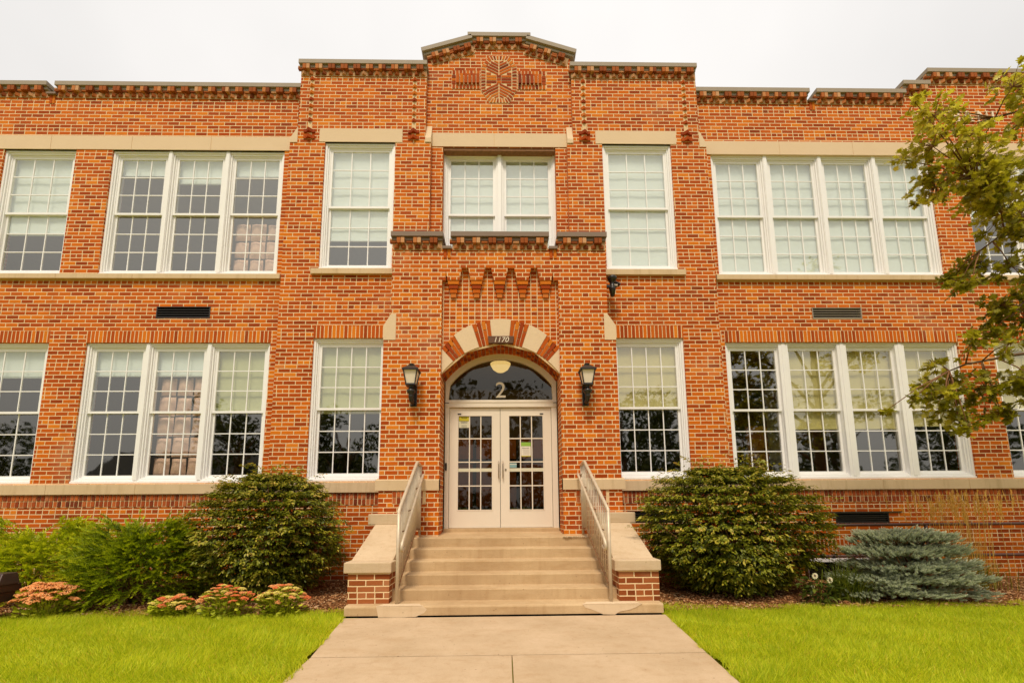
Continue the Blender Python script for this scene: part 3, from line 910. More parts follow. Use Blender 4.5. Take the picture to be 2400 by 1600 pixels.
def window(x0, x1, z0, z1, y, cols, blind=0.0, bmat='blind', curtain=None, last=True, flatm=False):
    """one double-hung unit; blind = how far it is down (fraction of the whole height)"""
    W = M['white']
    mb = MB()
    ring_xz(mb, x0, x1, z0, z1, 0.040, y + 0.03, y + 0.20, W, 0.05, 0.035)
    ring_xz(mb, x0 + 0.040, x1 - 0.040, z0 + 0.05, z1 - 0.035, 0.026, y + 0.050, y + 0.20, W, 0.03, 0.03)
    ring_xz(mb, x0 + 0.066, x1 - 0.066, z0 + 0.08, z1 - 0.065, 0.024, y + 0.074, y + 0.20, W, 0.02, 0.026)
    if not last: mb.box(x1 - 0.032, x1 + 0.032, y + 0.018, y + 0.16, z0 + 0.05, z1 - 0.004, W)
    if flatm and not last: mb.box(x1 - 0.085, x1 + 0.085, y + 0.026, y + 0.16, z0 + 0.03, z1 - 0.035, W)
    mb.box(x0, x1, y + 0.012, y + 0.05, z0, z0 + 0.035, W)
    wdw = mb.build('window', B, bevel=0.003)
    xa, xb, za, zb = x0 + 0.090, x1 - 0.090, z0 + 0.10, z1 - 0.091
    zm = (za + zb) / 2
    for lo, hi, dy in ((zm - 0.022, zb, 0.085), (za, zm + 0.022, 0.118)):
        mb = MB()
        ring_xz(mb, xa, xb, lo, hi, 0.040, y + dy, y + dy + 0.032, W)
        n = cols
        gx0, gx1, gz0, gz1 = xa + 0.04, xb - 0.04, lo + 0.04, hi - 0.04
        for i in range(1, n):
            c = gx0 + (gx1 - gx0) * i / n
            mb.box(c - 0.0085, c + 0.0085, y + dy + 0.008, y + dy + 0.026, gz0, gz1, W)
        for j in (1, 2):
            c = gz0 + (gz1 - gz0) * j / 3
            mb.box(gx0, gx1, y + dy + 0.0085, y + dy + 0.0255, c - 0.0085, c + 0.0085, W)
        mb.build('sash', wdw)
        mb = MB(); mb.box(gx0 - 0.01, gx1 + 0.01, y + dy + 0.014, y + dy + 0.019, gz0 - 0.01, gz1 + 0.01, M['glass']); mb.build('pane', wdw)
    if blind > 0:
        mb = MB()
        zbl = zb - (zb - za) * blind
        nn = 10
        for i in range(nn):
            a, b = xa + (xb - xa) * i / nn, xa + (xb - xa) * (i + 1) / nn
            ya, yb_ = y + 0.165 + 0.003 * math.sin(i * 1.3), y + 0.165 + 0.003 * math.sin((i + 1) * 1.3)
            mb.poly([(a, ya, zbl), (b, yb_, zbl), (b, yb_, zb + 0.03), (a, ya, zb + 0.03)], M[bmat])
            mb.poly([(b, yb_ + 0.004, zbl), (a, ya + 0.004, zbl), (a, ya + 0.004, zb + 0.03), (b, yb_ + 0.004, zb + 0.03)], M[bmat])
        mb.box(xa, xb, y + 0.156, y + 0.182, zbl - 0.022, zbl + 0.012, M[bmat])
        mb.build('blind', wdw)
    if curtain:
        mb = MB()
        c0, c1 = zb - (zb - za) * curtain[0], zb - (zb - za) * curtain[1]
        nx_, nz_ = 3, max(2, int(round((c0 - c1) / 0.36)))
        for i in range(nx_):
            for j in range(nz_):
                a, b = xa + (xb - xa) * i / nx_, xa + (xb - xa) * (i + 1) / nx_
                z_0, z_1 = c1 + (c0 - c1) * j / nz_, c1 + (c0 - c1) * (j + 1) / nz_
                K = 6
                def P(s, t):
                    e = 0.014 + 0.010 * math.sin(i * 2.1 + j * 1.7)
                    return (a + e + (b - a - 2 * e) * s, y + 0.27 - 0.07 * (math.sin(math.pi * s) * math.sin(math.pi * t)) ** 0.5 - 0.008 * math.sin(9 * s + 4 * t + i), z_0 + e + (z_1 - z_0 - 2 * e) * t)
                for p in range(K):
                    for q in range(K):
                        mb.poly([P(p / K, q / K), P((p + 1) / K, q / K), P((p + 1) / K, (q + 1) / K), P(p / K, (q + 1) / K)], M['curtain'])
        mb.build('curtain', wdw, smooth=True)
    return wdw

def group(rect, n, y, cols, specs, flatm=False):
    x0, x1, z0, z1 = rect
    w = (x1 - x0) / n
    for i in range(n):
        s = specs[i] if i < len(specs) else {}
        window(x0 + w * i, x0 + w * (i + 1), z0, z1, y, cols, last=(i == n - 1), flatm=flatm, **s)
group(WL_U[0], 3, 0, 3, [dict(blind=0.5)] * 3)
group(WL_L[0], 3, 0, 3, [dict(blind=0.3)] * 3)
group(WL_U[1], 1, 0, 3, [dict(blind=0.66)])
group(WL_L[1], 1, 0, 3, [dict(blind=0.21)])
group(WL_U[2], 3, 0, 3, [dict(blind=0.13), dict(blind=0.20), dict(blind=0.13, curtain=(0.53, 1.0))])
group(WL_L[2], 3, 0, 3, [dict(blind=0.20), dict(blind=0.20, curtain=(0.20, 1.0)), dict(blind=0.49, bmat='blind_green')])
group(WR_U[0], 4, 0, 3, [dict(blind=1.0)] * 4)
group(WR_U[1], 3, 0, 3, [dict(blind=0.5)] * 3)
group(WR_L[0], 4, 0, 3, [dict(), dict(blind=0.64, bmat='blind_tan'), dict(blind=0.64, bmat='blind_tan'), dict(blind=0.62, bmat='blind_tan')], True)
group(WR_L[1], 3, 0, 3, [dict(blind=0.5, bmat='blind_tan')] * 3, True)
group(BL_U, 1, YB, 3, [dict(blind=0.76)])
group(BL_L, 1, YB, 4, [dict(blind=0.52, bmat='blind_green')])
group(BR_U, 1, YB, 3, [dict(blind=1.0)])
group(BR_L, 1, YB, 4, [dict(blind=0.50, bmat='blind_tan')])
group(CEN, 2, 0.10, 3, [dict(blind=1.0)] * 2)
mb = MB(); mb.box(CEN[0] + 0.01, CEN[1] - 0.01, 0.02, 0.24, 8.06, 8.116, M['rust']); mb.build('steel_lintel', B)

# ---- rooms behind the glass
mb = MB()
def room(x0, x1, y0, y1, z0, z1, mat):
    mb.poly([(x0, y1, z0), (x1, y1, z0), (x1, y1, z1), (x0, y1, z1)], mat)
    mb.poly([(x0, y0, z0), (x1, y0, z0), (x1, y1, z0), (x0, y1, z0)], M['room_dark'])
    mb.poly([(x0, y1, z1), (x1, y1, z1), (x1, y0, z1), (x0, y0, z1)], mat)
    mb.poly([(x0, y0, z0), (x0, y1, z0), (x0, y1, z1), (x0, y0, z1)], mat)
    mb.poly([(x1, y1, z0), (x1, y0, z0), (x1, y0, z1), (x1, y1, z1)], mat)
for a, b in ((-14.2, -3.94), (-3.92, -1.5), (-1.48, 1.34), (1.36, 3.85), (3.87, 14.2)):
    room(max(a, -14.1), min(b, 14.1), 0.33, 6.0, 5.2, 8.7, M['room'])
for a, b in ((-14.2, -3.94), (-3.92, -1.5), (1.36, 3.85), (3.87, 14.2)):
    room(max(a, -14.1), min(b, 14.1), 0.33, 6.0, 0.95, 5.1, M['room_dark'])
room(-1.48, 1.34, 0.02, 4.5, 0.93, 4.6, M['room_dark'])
for a, b in ((-1.3, -0.85), (-0.75, -0.3), (-0.05, 0.3), (0.45, 1.1)):
    mb.box(a, b, 3.9, 4.0, 1.3, 3.1, M['wood'])
mb.box(-1.48, 1.34, 3.85, 4.05, 2.45, 2.55, M['void'])
mb.build('interior', B)
mb = MB(); mb.box(5.36, 5.82, 1.9, 1.95, 0.96, 3.03, M['wood_lit']); mb.box(5.84, 6.3, 1.89, 1.96, 0.96, 4.2, M['room']); mb.build('inner_door', B)

# ---- entrance doors and arched transom
DM = M['white_door']
ZD0, ZD1 = 0.945, 3.012
DX0, DXM, DX1 = -0.955, -0.077, 0.812
mb = MB()
mb.box(XA0 + 0.012, DX0 - 0.006, YD, YD + 0.16, 0.88, 3.12, DM); mb.box(DX1 + 0.006, XA1 - 0.012, YD, YD + 0.16, 0.88, 3.12, DM)
mb.box(XA0 + 0.012, XA1 - 0.012, YD - 0.012, YD + 0.16, ZD1 + 0.008, 3.15, DM)
mb.box(XA0 + 0.012, XA1 - 0.012, YD - 0.02, YD + 0.1, 3.10, 3.125, DM)
fr = mb.build('door_frame', B, bevel=0.004)
mb = MB(); NA = 30                                   # arched frame of the transom
def tarc(r, t): return (AC + r * math.sin(t), AZ + r * math.cos(t))
HT = math.asin((XA1 - XA0) / 2 / AR) 
zb_ = 3.15
pin, pout = [], []
for i in range(NA + 1):
    t = -HA + 2 * HA * i / NA
    o = tarc(AR - 0.012, t)
    q = tarc(AR - 0.105, t)
    pout.append((max(min(o[0], XA1 - 0.012), XA0 + 0.012), o[1])); pin.append((max(min(q[0], 0.85), -0.985), q[1]))
pout = [(XA0 + 0.012, zb_)] + pout + [(XA1 - 0.012, zb_)]
pin = [(-0.985, zb_)] + pin + [(0.85, zb_)]
for i in range(len(pin) - 1):
    a, b, c, d = pin[i], pin[i + 1], pout[i + 1], pout[i]
    mb.poly([(a[0], YD, a[1]), (b[0], YD, b[1]), (c[0], YD, c[1]), (d[0], YD, d[1])], DM)
    mb.poly([(b[0], YD, b[1]), (a[0], YD, a[1]), (a[0], YD + 0.09, a[1]), (b[0], YD + 0.09, b[1])], DM)
tr = mb.build('transom_window', B)
mb = MB()
g = [(-0.985, zb_), (0.85, zb_)] + [p for p in reversed(pin[1:-1])]
mb.prism_xz(g, YD + 0.05, YD + 0.056, M['glass_door']); mb.build('pane', tr)
num = text_mesh('door_number', '2', 0.405, (-0.065, YD + 0.046, 3.205), M['letter'], tr, depth=0.003)
for s, x0, x1, gx0, gx1 in ((-1, DX0, DXM - 0.004, -0.807, -0.219), (1, DXM + 0.004, DX1, 0.077, 0.668)):
    mb = MB()
    y0, y1 = YD + 0.03, YD + 0.075
    gz0, gz1 = 1.246, 2.875
    mb.box(x0, gx0, y0, y1, ZD0, ZD1, DM); mb.box(gx1, x1, y0, y1, ZD0, ZD1, DM)
    mb.box(gx0, gx1, y0, y1, ZD0, gz0, DM); mb.box(gx0, gx1, y0, y1, gz1, ZD1, DM)
    ring_xz(mb, gx0 - 0.012, gx1 + 0.012, gz0 - 0.012, gz1 + 0.012, 0.016, y0 - 0.006, y0 + 0.02, DM)
    for i in (1, 2):
        c = gx0 + (gx1 - gx0) * i / 3
        mb.box(c - 0.009, c + 0.009, y0 + 0.004, y0 + 0.03, gz0, gz1, DM)
    for z in (2.472, 2.063, 1.653): mb.box(gx0, gx1, y0 + 0.0045, y0 + 0.029, z - 0.009, z + 0.009, DM)
    dr = mb.build('door', B)
    mb = MB(); mb.box(gx0, gx1, y0 + 0.03, y0 + 0.036, gz0, gz1, M['glass_door']); mb.build('pane', dr)
    mb = MB(); mb.box(gx0, gx1, y0 + 0.012, y0 + 0.028, 1.897, 1.955, M['paper']); mb.build('push_bar', dr)
    hx = -0.106 if s < 0 else -0.034
    mb = MB(); mb.tube([(hx, y0, 1.79), (hx, y0 - 0.055, 1.80), (hx, y0 - 0.06, 1.84), (hx, y0 - 0.06, 2.02), (hx, y0 - 0.055, 2.06), (hx, y0, 2.07)], 0.009, M['steel']); mb.build('handle', dr, True)
    mb = MB(); mb.box(x0 + 0.01, x1 - 0.01, y0 - 0.004, y0, ZD0 + 0.004, ZD0 + 0.035, M['paper_w']); mb.build('kick_strip', dr)
    mb = MB(); c = gx0 + 0.02 if s < 0 else gx1 - 0.02
    mb.box(c - 0.03, c + 0.03, y0 - 0.01, y0, 2.895, 2.915, M['black']); mb.build('door_sensor', dr)
    if s > 0:
        mb = MB(); mb.tube([(0.015, y0 - 0.012, 1.93), (0.015, y0 + 0.01, 1.93)], 0.016, M['steel'], 12); mb.build('lock', dr)
mb = MB(); mb.box(-1.022, -0.992, YD - 0.02, YD, 1.92, 2.045, M['black']); mb.build('card_reader', fr)
for xx in (XA0 + 0.02, XA1 - 0.02):
    mb = MB(); mb.tube([(xx - 0.03 * (1 if xx < 0 else -1), YD - 0.05, 3.09), (xx + 0.06 * (1 if xx < 0 else -1), YD - 0.05, 3.085)], 0.007, M['black'], 6); mb.build('frame_pin', fr)

# ------------------------------------------------------------------ things on the front of the building
s_ = empty('house_number_sign', (-0.06, YP + 0.03, 4.0), 'dark wooden plaque with carved pale figures under the keystone', 'sign')
mb = MB(); mb.prism_xz([(-0.262, 3.995), (0.15, 3.995), (0.165, 4.118), (-0.272, 4.118)], YP + 0.005, yk + 0.02, M['plaque']); mb.build('board', s_, bevel=0.004)
text_mesh('figures', '1170', 0.125, (-0.055, YP + 0.004, 4.012), M['letter'], s_, shear=0.25, depth=0.002, spacing=1.02)

n_ = empty('security_notice', (-0.705, YD + 0.04, 2.66), 'yellow topped security notice in upper left glass of left door', 'notice')
yv = YD + 0.042
mb = MB(); mb.box(-0.797, -0.62, yv, yv + 0.003, 2.665, 2.782, M['paper']); mb.build('sheet', n_)
mb = MB(); mb.box(-0.797, -0.62, yv - 0.0005, yv + 0.003, 2.786, 2.862, M['yellow']); mb.build('header', n_)
text_mesh('lettering', 'Security\nNotice', 0.036, (-0.707, yv - 0.002, 2.830), M['ink'], n_, depth=0.0006)
text_mesh('lettering', 'video & audio\nsurveillance', 0.023, (-0.707, yv - 0.002, 2.745), M['ink'], n_, depth=0.0006)
mb = MB()
for k, (z, w) in enumerate(((2.772, 0.05), (2.705, 0.09), (2.684, 0.1))): mb.box(-0.707 - w / 2, -0.707 + w / 2, yv - 0.001, yv, z - 0.003, z + 0.003, M['ink'])
mb.build('small_print', n_)
n_ = empty('welcome_notice', (0.365, YD + 0.04, 2.15), 'white notice with green band in middle glass of right door', 'notice')
mb = MB(); mb.box(0.286, 0.452, yv, yv + 0.003, 2.17, 2.335, M['paper_w']); mb.build('sheet', n_)
mb = MB(); mb.box(0.286, 0.452, yv - 0.0005, yv + 0.003, 2.337, 2.405, M['green_card']); mb.box(0.286, 0.452, yv - 0.0005, yv + 0.003, 2.155, 2.168, M['yellow']); mb.build('header', n_)
text_mesh('lettering', 'Welcome!', 0.03, (0.36, yv - 0.002, 2.292), M['plaque'], n_, shear=0.2, depth=0.0006)
mb = MB()
for k in range(5): mb.box(0.31 + 0.01 * (k % 2), 0.43, yv - 0.001, yv, 2.268 - k * 0.019, 2.2715 - k * 0.019, M['louvre'])
mb.build('small_print', n_)
mb = MB(); mb.box(0.085, 0.205, yv, yv + 0.003, 1.965, 2.045, M['blue_card']); mb.box(0.085, 0.205, yv - 0.0006, yv + 0.002, 2.018, 2.028, M['paper_w'])
tag(mb.build('door_sticker'), 'small blue and white sticker low in left glass of right door', 'sticker')

def lantern(cx, label):
    t = empty('wall_lantern', (cx, YP, 2.9), label, 'wall lamp', 'black lanterns on the porch piers')
    yc = YP - 0.215
    K = M['black']
    mb = MB(); mb.box(cx - 0.052, cx + 0.052, YP - 0.032, YP, 2.915, 3.30, K); mb.build('wall_plate', t, bevel=0.008)
    mb = MB()
    mb.tube([(cx, YP - 0.02, 2.97), (cx, YP - 0.10, 2.955), (cx, yc + 0.03, 2.98), (cx, yc, 3.03)], [0.03, 0.034, 0.036, 0.036], K, 10)
    mb.lathe((cx, yc, 3.0), [(0.0, -0.01), (0.036, 0.0), (0.042, 0.04), (0.035, 0.06), (0.062, 0.09), (0.072, 0.115), (0.060, 0.14), (0.036, 0.15), (0.036, 0.20), (0.06, 0.225), (0.0, 0.235)], K, 16)
    mb.build('bracket', t, smooth=True)
    z0, z1, w0, w1 = 3.225, 3.435, 0.062, 0.100
    mb = MB()
    mb.hexa([(cx - w0, yc - w0, z0), (cx + w0, yc - w0, z0), (cx + w0, yc + w0, z0), (cx - w0, yc + w0, z0), (cx - w1, yc - w1, z1), (cx + w1, yc - w1, z1), (cx + w1, yc + w1, z1), (cx - w1, yc + w1, z1)], M['lamp_glass'])
    mb.build('lamp_glass', t)
    mb = MB()
    for sx, sy in ((-1, -1), (1, -1), (1, 1), (-1, 1)):
        mb.tube([(cx + sx * (w0 + 0.006), yc + sy * (w0 + 0.006), z0 - 0.01), (cx + sx * (w1 + 0.006), yc + sy * (w1 + 0.006), z1)], 0.0105, K, 6)
    mb.box(cx - w0 - 0.018, cx + w0 + 0.018, yc - w0 - 0.018, yc + w0 + 0.018, z0 - 0.025, z0, K)
    mb.build('cage', t)
    mb = MB(); e = 0.128; q = 0.05
    mb.box(cx - e, cx + e, yc - e, yc + e, z1, z1 + 0.022, K)
    mb.hexa([(cx - e, yc - e, z1 + 0.022), (cx + e, yc - e, z1 + 0.022), (cx + e, yc + e, z1 + 0.022), (cx - e, yc + e, z1 + 0.022), (cx - q, yc - q, z1 + 0.088), (cx + q, yc - q, z1 + 0.088), (cx + q, yc + q, z1 + 0.088), (cx - q, yc + q, z1 + 0.088)], M['dark_metal'])
    mb.build('lamp_roof', t)
    mb = MB(); mb.lathe((cx, yc, z1 + 0.085), [(0.034, 0), (0.034, 0.02), (0.05, 0.026), (0.044, 0.036), (0.012, 0.05), (0, 0.058)], K, 14); mb.build('finial', t, smooth=True)
    return t
lantern(-1.475, 'black lantern with frosted panes on brick pier left of doors')
lantern(1.325, 'black lantern with frosted panes on brick pier right of doors')

# security light on the bay beside the porch
fl = empty('security_light', (1.90, -0.30, 5.0), 'small black security light on porch side below right bay sill', 'security light')
mb = MB()
mb.lathe((1.90, -0.34, 0), [(0, 4.93), (0.035, 4.93), (0.06, 5.06), (0.062, 5.08), (0.045, 5.09), (0.045, 5.19), (0.062, 5.20), (0.085, 5.255), (0.08, 5.28), (0.03, 5.30), (0, 5.305)], M['black'], 12); mb.build('housing', fl, smooth=True)
mb = MB(); mb.boxc((1.985, -0.36, 5.145), (0.10, 0.09, 0.02), M['black'], Matrix.Rotation(R(28), 3, 'Y')); mb.tube([(1.94, -0.35, 5.12), (1.985, -0.37, 5.10)], [0.03, 0.03], M['louvre'], 10); mb.build('sensor', fl)
mb = MB(); mb.box(1.70, 1.92, -0.36, -0.31, 5.09, 5.13, M['black']); mb.build('arm', fl)

# carved letters on the right wing
lt = empty('stone_lettering', (9.3, -0.01, 8.74), 'large pale capital letters on brick wall behind the oak branch', 'lettering')
def letter(strokes, x, z, h):
    mb = MB()
    for a, b, c, d, w in strokes:
        p, q = Vector((x + a * h, 0, z + b * h)), Vector((x + c * h, 0, z + d * h))
        e = q - p
        ang = math.atan2(e.z, e.x)
        mb.boxc(((p.x + q.x) / 2, -0.012, (p.z + q.z) / 2), (e.length, 0.02 + w * 0.02, w * h), M['letter'], Matrix.Rotation(-ang, 3, 'Y'))
    mb.build('letter', lt)
H_, zL = 0.225, 8.738
letter([(0, 0, 0, 1, .13), (.75, 0, .75, 1, .13), (0, .5, .75, .5, .1), (-.12, .02, .16, .02, .06), (.59, .02, .9, .02, .06), (-.12, .98, .16, .98, .06), (.59, .98, .9, .98, .06)], 8.80, zL, H_)
letter([(0, 0, .4, 1, .08), (.4, 1, .82, 0, .14), (.15, .35, .65, .35, .07), (-.12, .02, .14, .02, .06), (.66, .02, .98, .02, .06)], 9.06, zL, H_)
letter([(0, 0, 0, 1, .08), (0, 1, .78, 0, .15), (.78, 0, .78, 1, .08), (-.13, .02, .14, .02, .06), (.62, .98, .94, .98, .06), (-.13, .98, .08, .98, .06)], 9.37, zL, H_)
letter([(0, 0, 0, 1, .13), (-.14, .02, .16, .02, .06), (-.14, .98, .16, .98, .06)], 9.665, zL, H_)

# lamp glowing inside over the doors
lp = empty('ceiling_lamp', (-0.065, 0.75, 4.6), 'glowing bowl lamp seen through the arched glass over the doors', 'ceiling lamp')
mb = MB(); mb.lathe((-0.075, 0.75, 4.06), [(0, -0.15), (0.08, -0.14), (0.15, -0.09), (0.19, -0.02), (0.2, 0.02)], emit_mat('lamp_glow', (1.0, 0.66, 0.24), 0.95), 20); mb.build('lamp_shade', lp, smooth=True)
mb = MB(); mb.tube([(-0.075, 0.75, 4.06), (-0.075, 0.75, 4.6)], 0.012, M['steel'], 8); mb.build('stem', lp)
ld = bpy.data.lights.new('lamp_light', 'POINT'); ld.energy = 60; ld.color = (1, 0.62, 0.25); ld.shadow_soft_size = 0.1
lo = bpy.data.objects.new('lamp_light', ld); lo.location = (-0.075, 0.75, 4.2); COL.objects.link(lo); set_parent(lo, lp)

# ------------------------------------------------------------------ entrance steps
ST = empty('entrance_steps', (CX, -1.4, 0), 'six tan concrete steps with sloping cheek walls up to the doors', 'steps')
yn = lambda k: -0.745 - 0.269 * k
zn = lambda k: 0.834 - 0.139 * k
def step_block(name, x0, x1, y0, y1, z0, z1, mat, rise=0.0, bev=0.012):
    mb = MB()
    n = 24
    prev = None
    rr = random.Random(int(abs(y0) * 1000))
    xs = [x0 + (x1 - x0) * i / n for i in range(n + 1)]
    dz = [rr.uniform(-0.0022, 0.0022) for _ in xs]; dy = [rr.uniform(-0.003, 0.003) for _ in xs]
    prof = lambda i: [(y0 + dy[i], z0), (y0 + dy[i], z1 - bev), (y0 + dy[i] + bev * 0.35, z1 - bev * 0.3), (y0 + bev + dy[i], z1 + dz[i]), (y1, z1 + rise), (y1, z0)]
    b = 0; k = mb.m(mat)
    for i, x in enumerate(xs): mb.v += [(x, p[0], p[1]) for p in prof(i)]
    for i in range(n):
        for j in range(6):
            j2 = (j + 1) % 6
            mb.f.append((i * 6 + j, (i + 1) * 6 + j, (i + 1) * 6 + j2, i * 6 + j2)); mb.mi.append(k)
    mb.f.append(tuple(range(5, -1, -1))); mb.mi.append(k)
    mb.f.append(tuple(n * 6 + j for j in range(6))); mb.mi.append(k)
    return mb.build(name, ST)
step_block('landing', -1.60, 1.55, yn(0), 0.0, zn(0) - 0.139, zn(0), M['conc_step'], 0.055)
for k in range(1, 5):
    step_block('step', -1.44, 1.415, yn(k), yn(k - 1) + 0.03, zn(k) - 0.139, zn(k) - 0.001, M['conc_step'], 0.006)
mb = MB(); mb.prism_yz([(yn(4), 0.0), (-0.02, 0.0), (-0.02, 0.69), (yn(0) + 0.03, 0.69), (yn(3) + 0.03, zn(4) - 0.04), (yn(4) + 0.03, 0.13)], -1.43, 1.40, M['conc_step']); mb.build('step_core', ST)
step_block('step', -1.905, 1.885, yn(5), yn(4) + 0.03, 0.030, zn(5), M['conc_step'], 0.004, 0.02)
mb = MB(); mb.box(-1.89, 1.87, yn(5) + 0.025, yn(4) + 0.02, -0.04, 0.0295, M['void']); mb.build('step_gap_shade', ST)  # near-black box painting the dark gap under the lowest step
mb = MB(); mb.box(XA0 + 0.01, XA1 - 0.01, YD - 0.05, YD + 0.2, 0.86, 0.942, M['conc_step']); mb.build('threshold', ST, bevel=0.008)
# patched concrete on the lowest step: poured repairs a few millimetres proud
yb = yn(5)
def patch(pts, mat, y0=None, top=None):
    mb = MB(); mb.prism_xz(pts, yb - 0.004, yb + 0.03, mat)
    if top: mb.hexa([(top[0], yb - 0.006, zn(5) + 0.001), (top[1], yb - 0.006, zn(5) + 0.001), (top[1] - 0.05, yb + 0.1, zn(5) + 0.001), (top[0] + 0.05, yb + 0.1, zn(5) + 0.001), (top[0], yb - 0.006, zn(5) + 0.003), (top[1], yb - 0.006, zn(5) + 0.003), (top[1] - 0.05, yb + 0.1, zn(5) + 0.006), (top[0] + 0.05, yb + 0.1, zn(5) + 0.006)], mat)
    mb.build('repair_patch', ST)
patch([(-1.50, 0.014), (-1.25, 0.010), (-1.06, 0.016), (-0.96, 0.06), (-0.93, 0.10), (-0.98, 0.139), (-1.53, 0.139), (-1.515, 0.08)], M['conc_patch'], top=(-1.52, -0.99))
patch([(1.03, 0.075), (1.16, 0.02), (1.30, 0.015), (1.36, 0.05), (1.48, 0.07), (1.56, 0.10), (1.63, 0.139), (0.92, 0.139), (0.95, 0.10)], M['conc_patch'], top=(0.93, 1.62))
# spalled corner with exposed gravel
mb = MB(); gm = island_brick('gravel'); 
Tg = NT('exposed_gravel'); Tg.done(Tg.bsdf(Tg.ramp(Tg.geo('Random Per Island'), [(0, (0.12, 0.08, 0.04)), (0.3, (0.48, 0.34, 0.19)), (1, (0.74, 0.60, 0.42))]), 0.9)); gm = Tg.m
rr = random.Random(3)
for cx_, cy_, cz_, ex_, ey_, n_c in ((1.10, -0.72, 0.833, 0.22, 0.05, 420),):
    for i in range(n_c):
        x, y = cx_ + rr.uniform(-1, 1) * ex_, cy_ + rr.uniform(-1, 1) * ey_
        z = cz_ + (rr.uniform(-0.03, 0.03) if ey_ < 0.01 else 0.0)
        s = rr.uniform(0.004, 0.014)
        mb.boxc((x, y, z), (s, s * 0.9, s * 0.7), gm, Matrix.Rotation(rr.uniform(0, 3), 3, 'Z') @ Matrix.Rotation(rr.uniform(-.6, .6), 3, 'X'))
mb.build('broken_edge', ST)
# cheek walls
for s, xo, xi, co, ci, to, ti in ((-1, -1.925, -1.418, -1.972, -1.39, -2.05, -1.43), (1, 1.898, 1.40, 1.922, 1.347, 1.972, 1.41)):
    a, b = min(xo, xi), max(xo, xi)
    mb = MB(); mb.prism_yz([(-1.95, 0.13), (-0.56, -0.05), (-0.56, 1.04), (-0.85, 0.98), (-1.78, 0.58), (-1.78, 0.50), (-1.95, 0.50)], a, b, M['brick_pier']); cw = mb.build('cheek_wall', ST)
    a, b = min(co, ci), max(co, ci)
    mb = MB(); mb.box(a, b, -1.985, -1.74, 0.502, 0.632, M['conc_cap']); mb.build('cap_stone', cw, bevel=0.012)
    a, b = min(to, ti), max(to, ti)
    mb = MB()
    mb.prism_yz([(-1.80, 0.55), (-0.84, 0.96), (-0.84, 1.05), (-1.80, 0.637)], min(co, ci) + 0.03, max(co, ci) - 0.03, M['conc_cap']); mb.build('sloping_slab', cw, bevel=0.008)
    mb = MB(); mb.box(a, b, -0.86, YP - 0.001, 1.04, 1.20, M['conc_cap']); mb.build('head_stone', cw, bevel=0.012)

# ------------------------------------------------------------------ handrails
def handrail(xf, xc, s, label):
    t = empty('handrail', (xf, -1.4, 0.3), label, 'railing', 'steel railings beside the steps')
    G_ = M['rail']
    yf_, yc_, yw = -1.985, -0.86, -0.575
    zf, zc, zw = 1.255, 1.975, 1.945
    zb_at = lambda y: 0.30 + (y - yf_) / (yc_ - yf_) * 0.67
    zt_at = lambda y: zf + (y - yf_) / (yc_ - yf_) * (zc - zf)
    xat = lambda y: xf + (y - yf_) / (yc_ - yf_) * (xc - xf)
    mb = MB(); mb.tube([(xf, yf_, 0.137), (xf, yf_, zf)], 0.022, G_, 10); mb.build('post', t, True)
    mb = MB(); mb.tube([(xc, yw, 0.87), (xc, yw, zw)], 0.019, G_, 10); mb.build('post', t, True)
    mb = MB(); mb.tube([(xf, yf_, zf - 0.03), (xf, yf_ + 0.005, zf), (xat(-1.9), -1.93, zf + 0.035), (xc, yc_ - 0.02, zc - 0.012), (xc, yc_ + 0.02, zc), (xc, yw, zw), (xc, YP, zw)], 0.023, G_, 10); mb.build('top_rail', t, True)
    mb = MB(); mb.tube([(xf, yf_, zb_at(yf_)), (xc, yc_, zb_at(yc_)), (xc, yw, 0.955)], 0.014, M['rust'], 8); mb.build('bottom_rail', t, True)
    n = 13
    for i in range(1, n + 1):
        y = yf_ + (yc_ - yf_) * i / (n + 0.4)
        mb = MB(); mb.tube([(xat(y), y, zb_at(y)), (xat(y), y, zt_at(y))], 0.0085, G_, 6); mb.build('baluster', t, True)
    for i in range(4):
        y = yc_ + (yw - yc_) * i / 4
        mb = MB(); mb.tube([(xc, y, 0.96), (xc, y, zc - (zc - zw) * i / 4)], 0.0085, G_, 6); mb.build('baluster', t, True)
    xi = lambda y: xat(y) - s * 0.055
    mb = MB(); mb.tube([(xc, yw - 0.01, 1.79), (xi(-0.62), -0.62, 1.80), (xi(-0.66), -0.68, 1.77), (xi(-1.95), -1.96, 0.90), (xi(-1.99), -2.02, 0.845), (xi(-1.99), -2.04, 0.79), (xi(-1.96), -2.0, 0.765), (xi(-1.9), -1.90, 0.80)], 0.019, G_, 10); mb.build('grab_rail', t, True)
    for y in (-0.95, -1.42, -1.8):
        mb = MB(); zz = 1.77 + (y + 0.68) / (-1.96 + 0.68) * (0.90 - 1.77); mb.tube([(xi(y), y, zz), (xat(y), y, zz - 0.02)], 0.008, M['rust'], 6); mb.build('rail_bracket', t, True)
handrail(-1.315, -1.335, -1, 'pale steel railing with balusters on left edge of steps')
handrail(1.288, 1.222, 1, 'pale steel railing with balusters on right edge of steps')

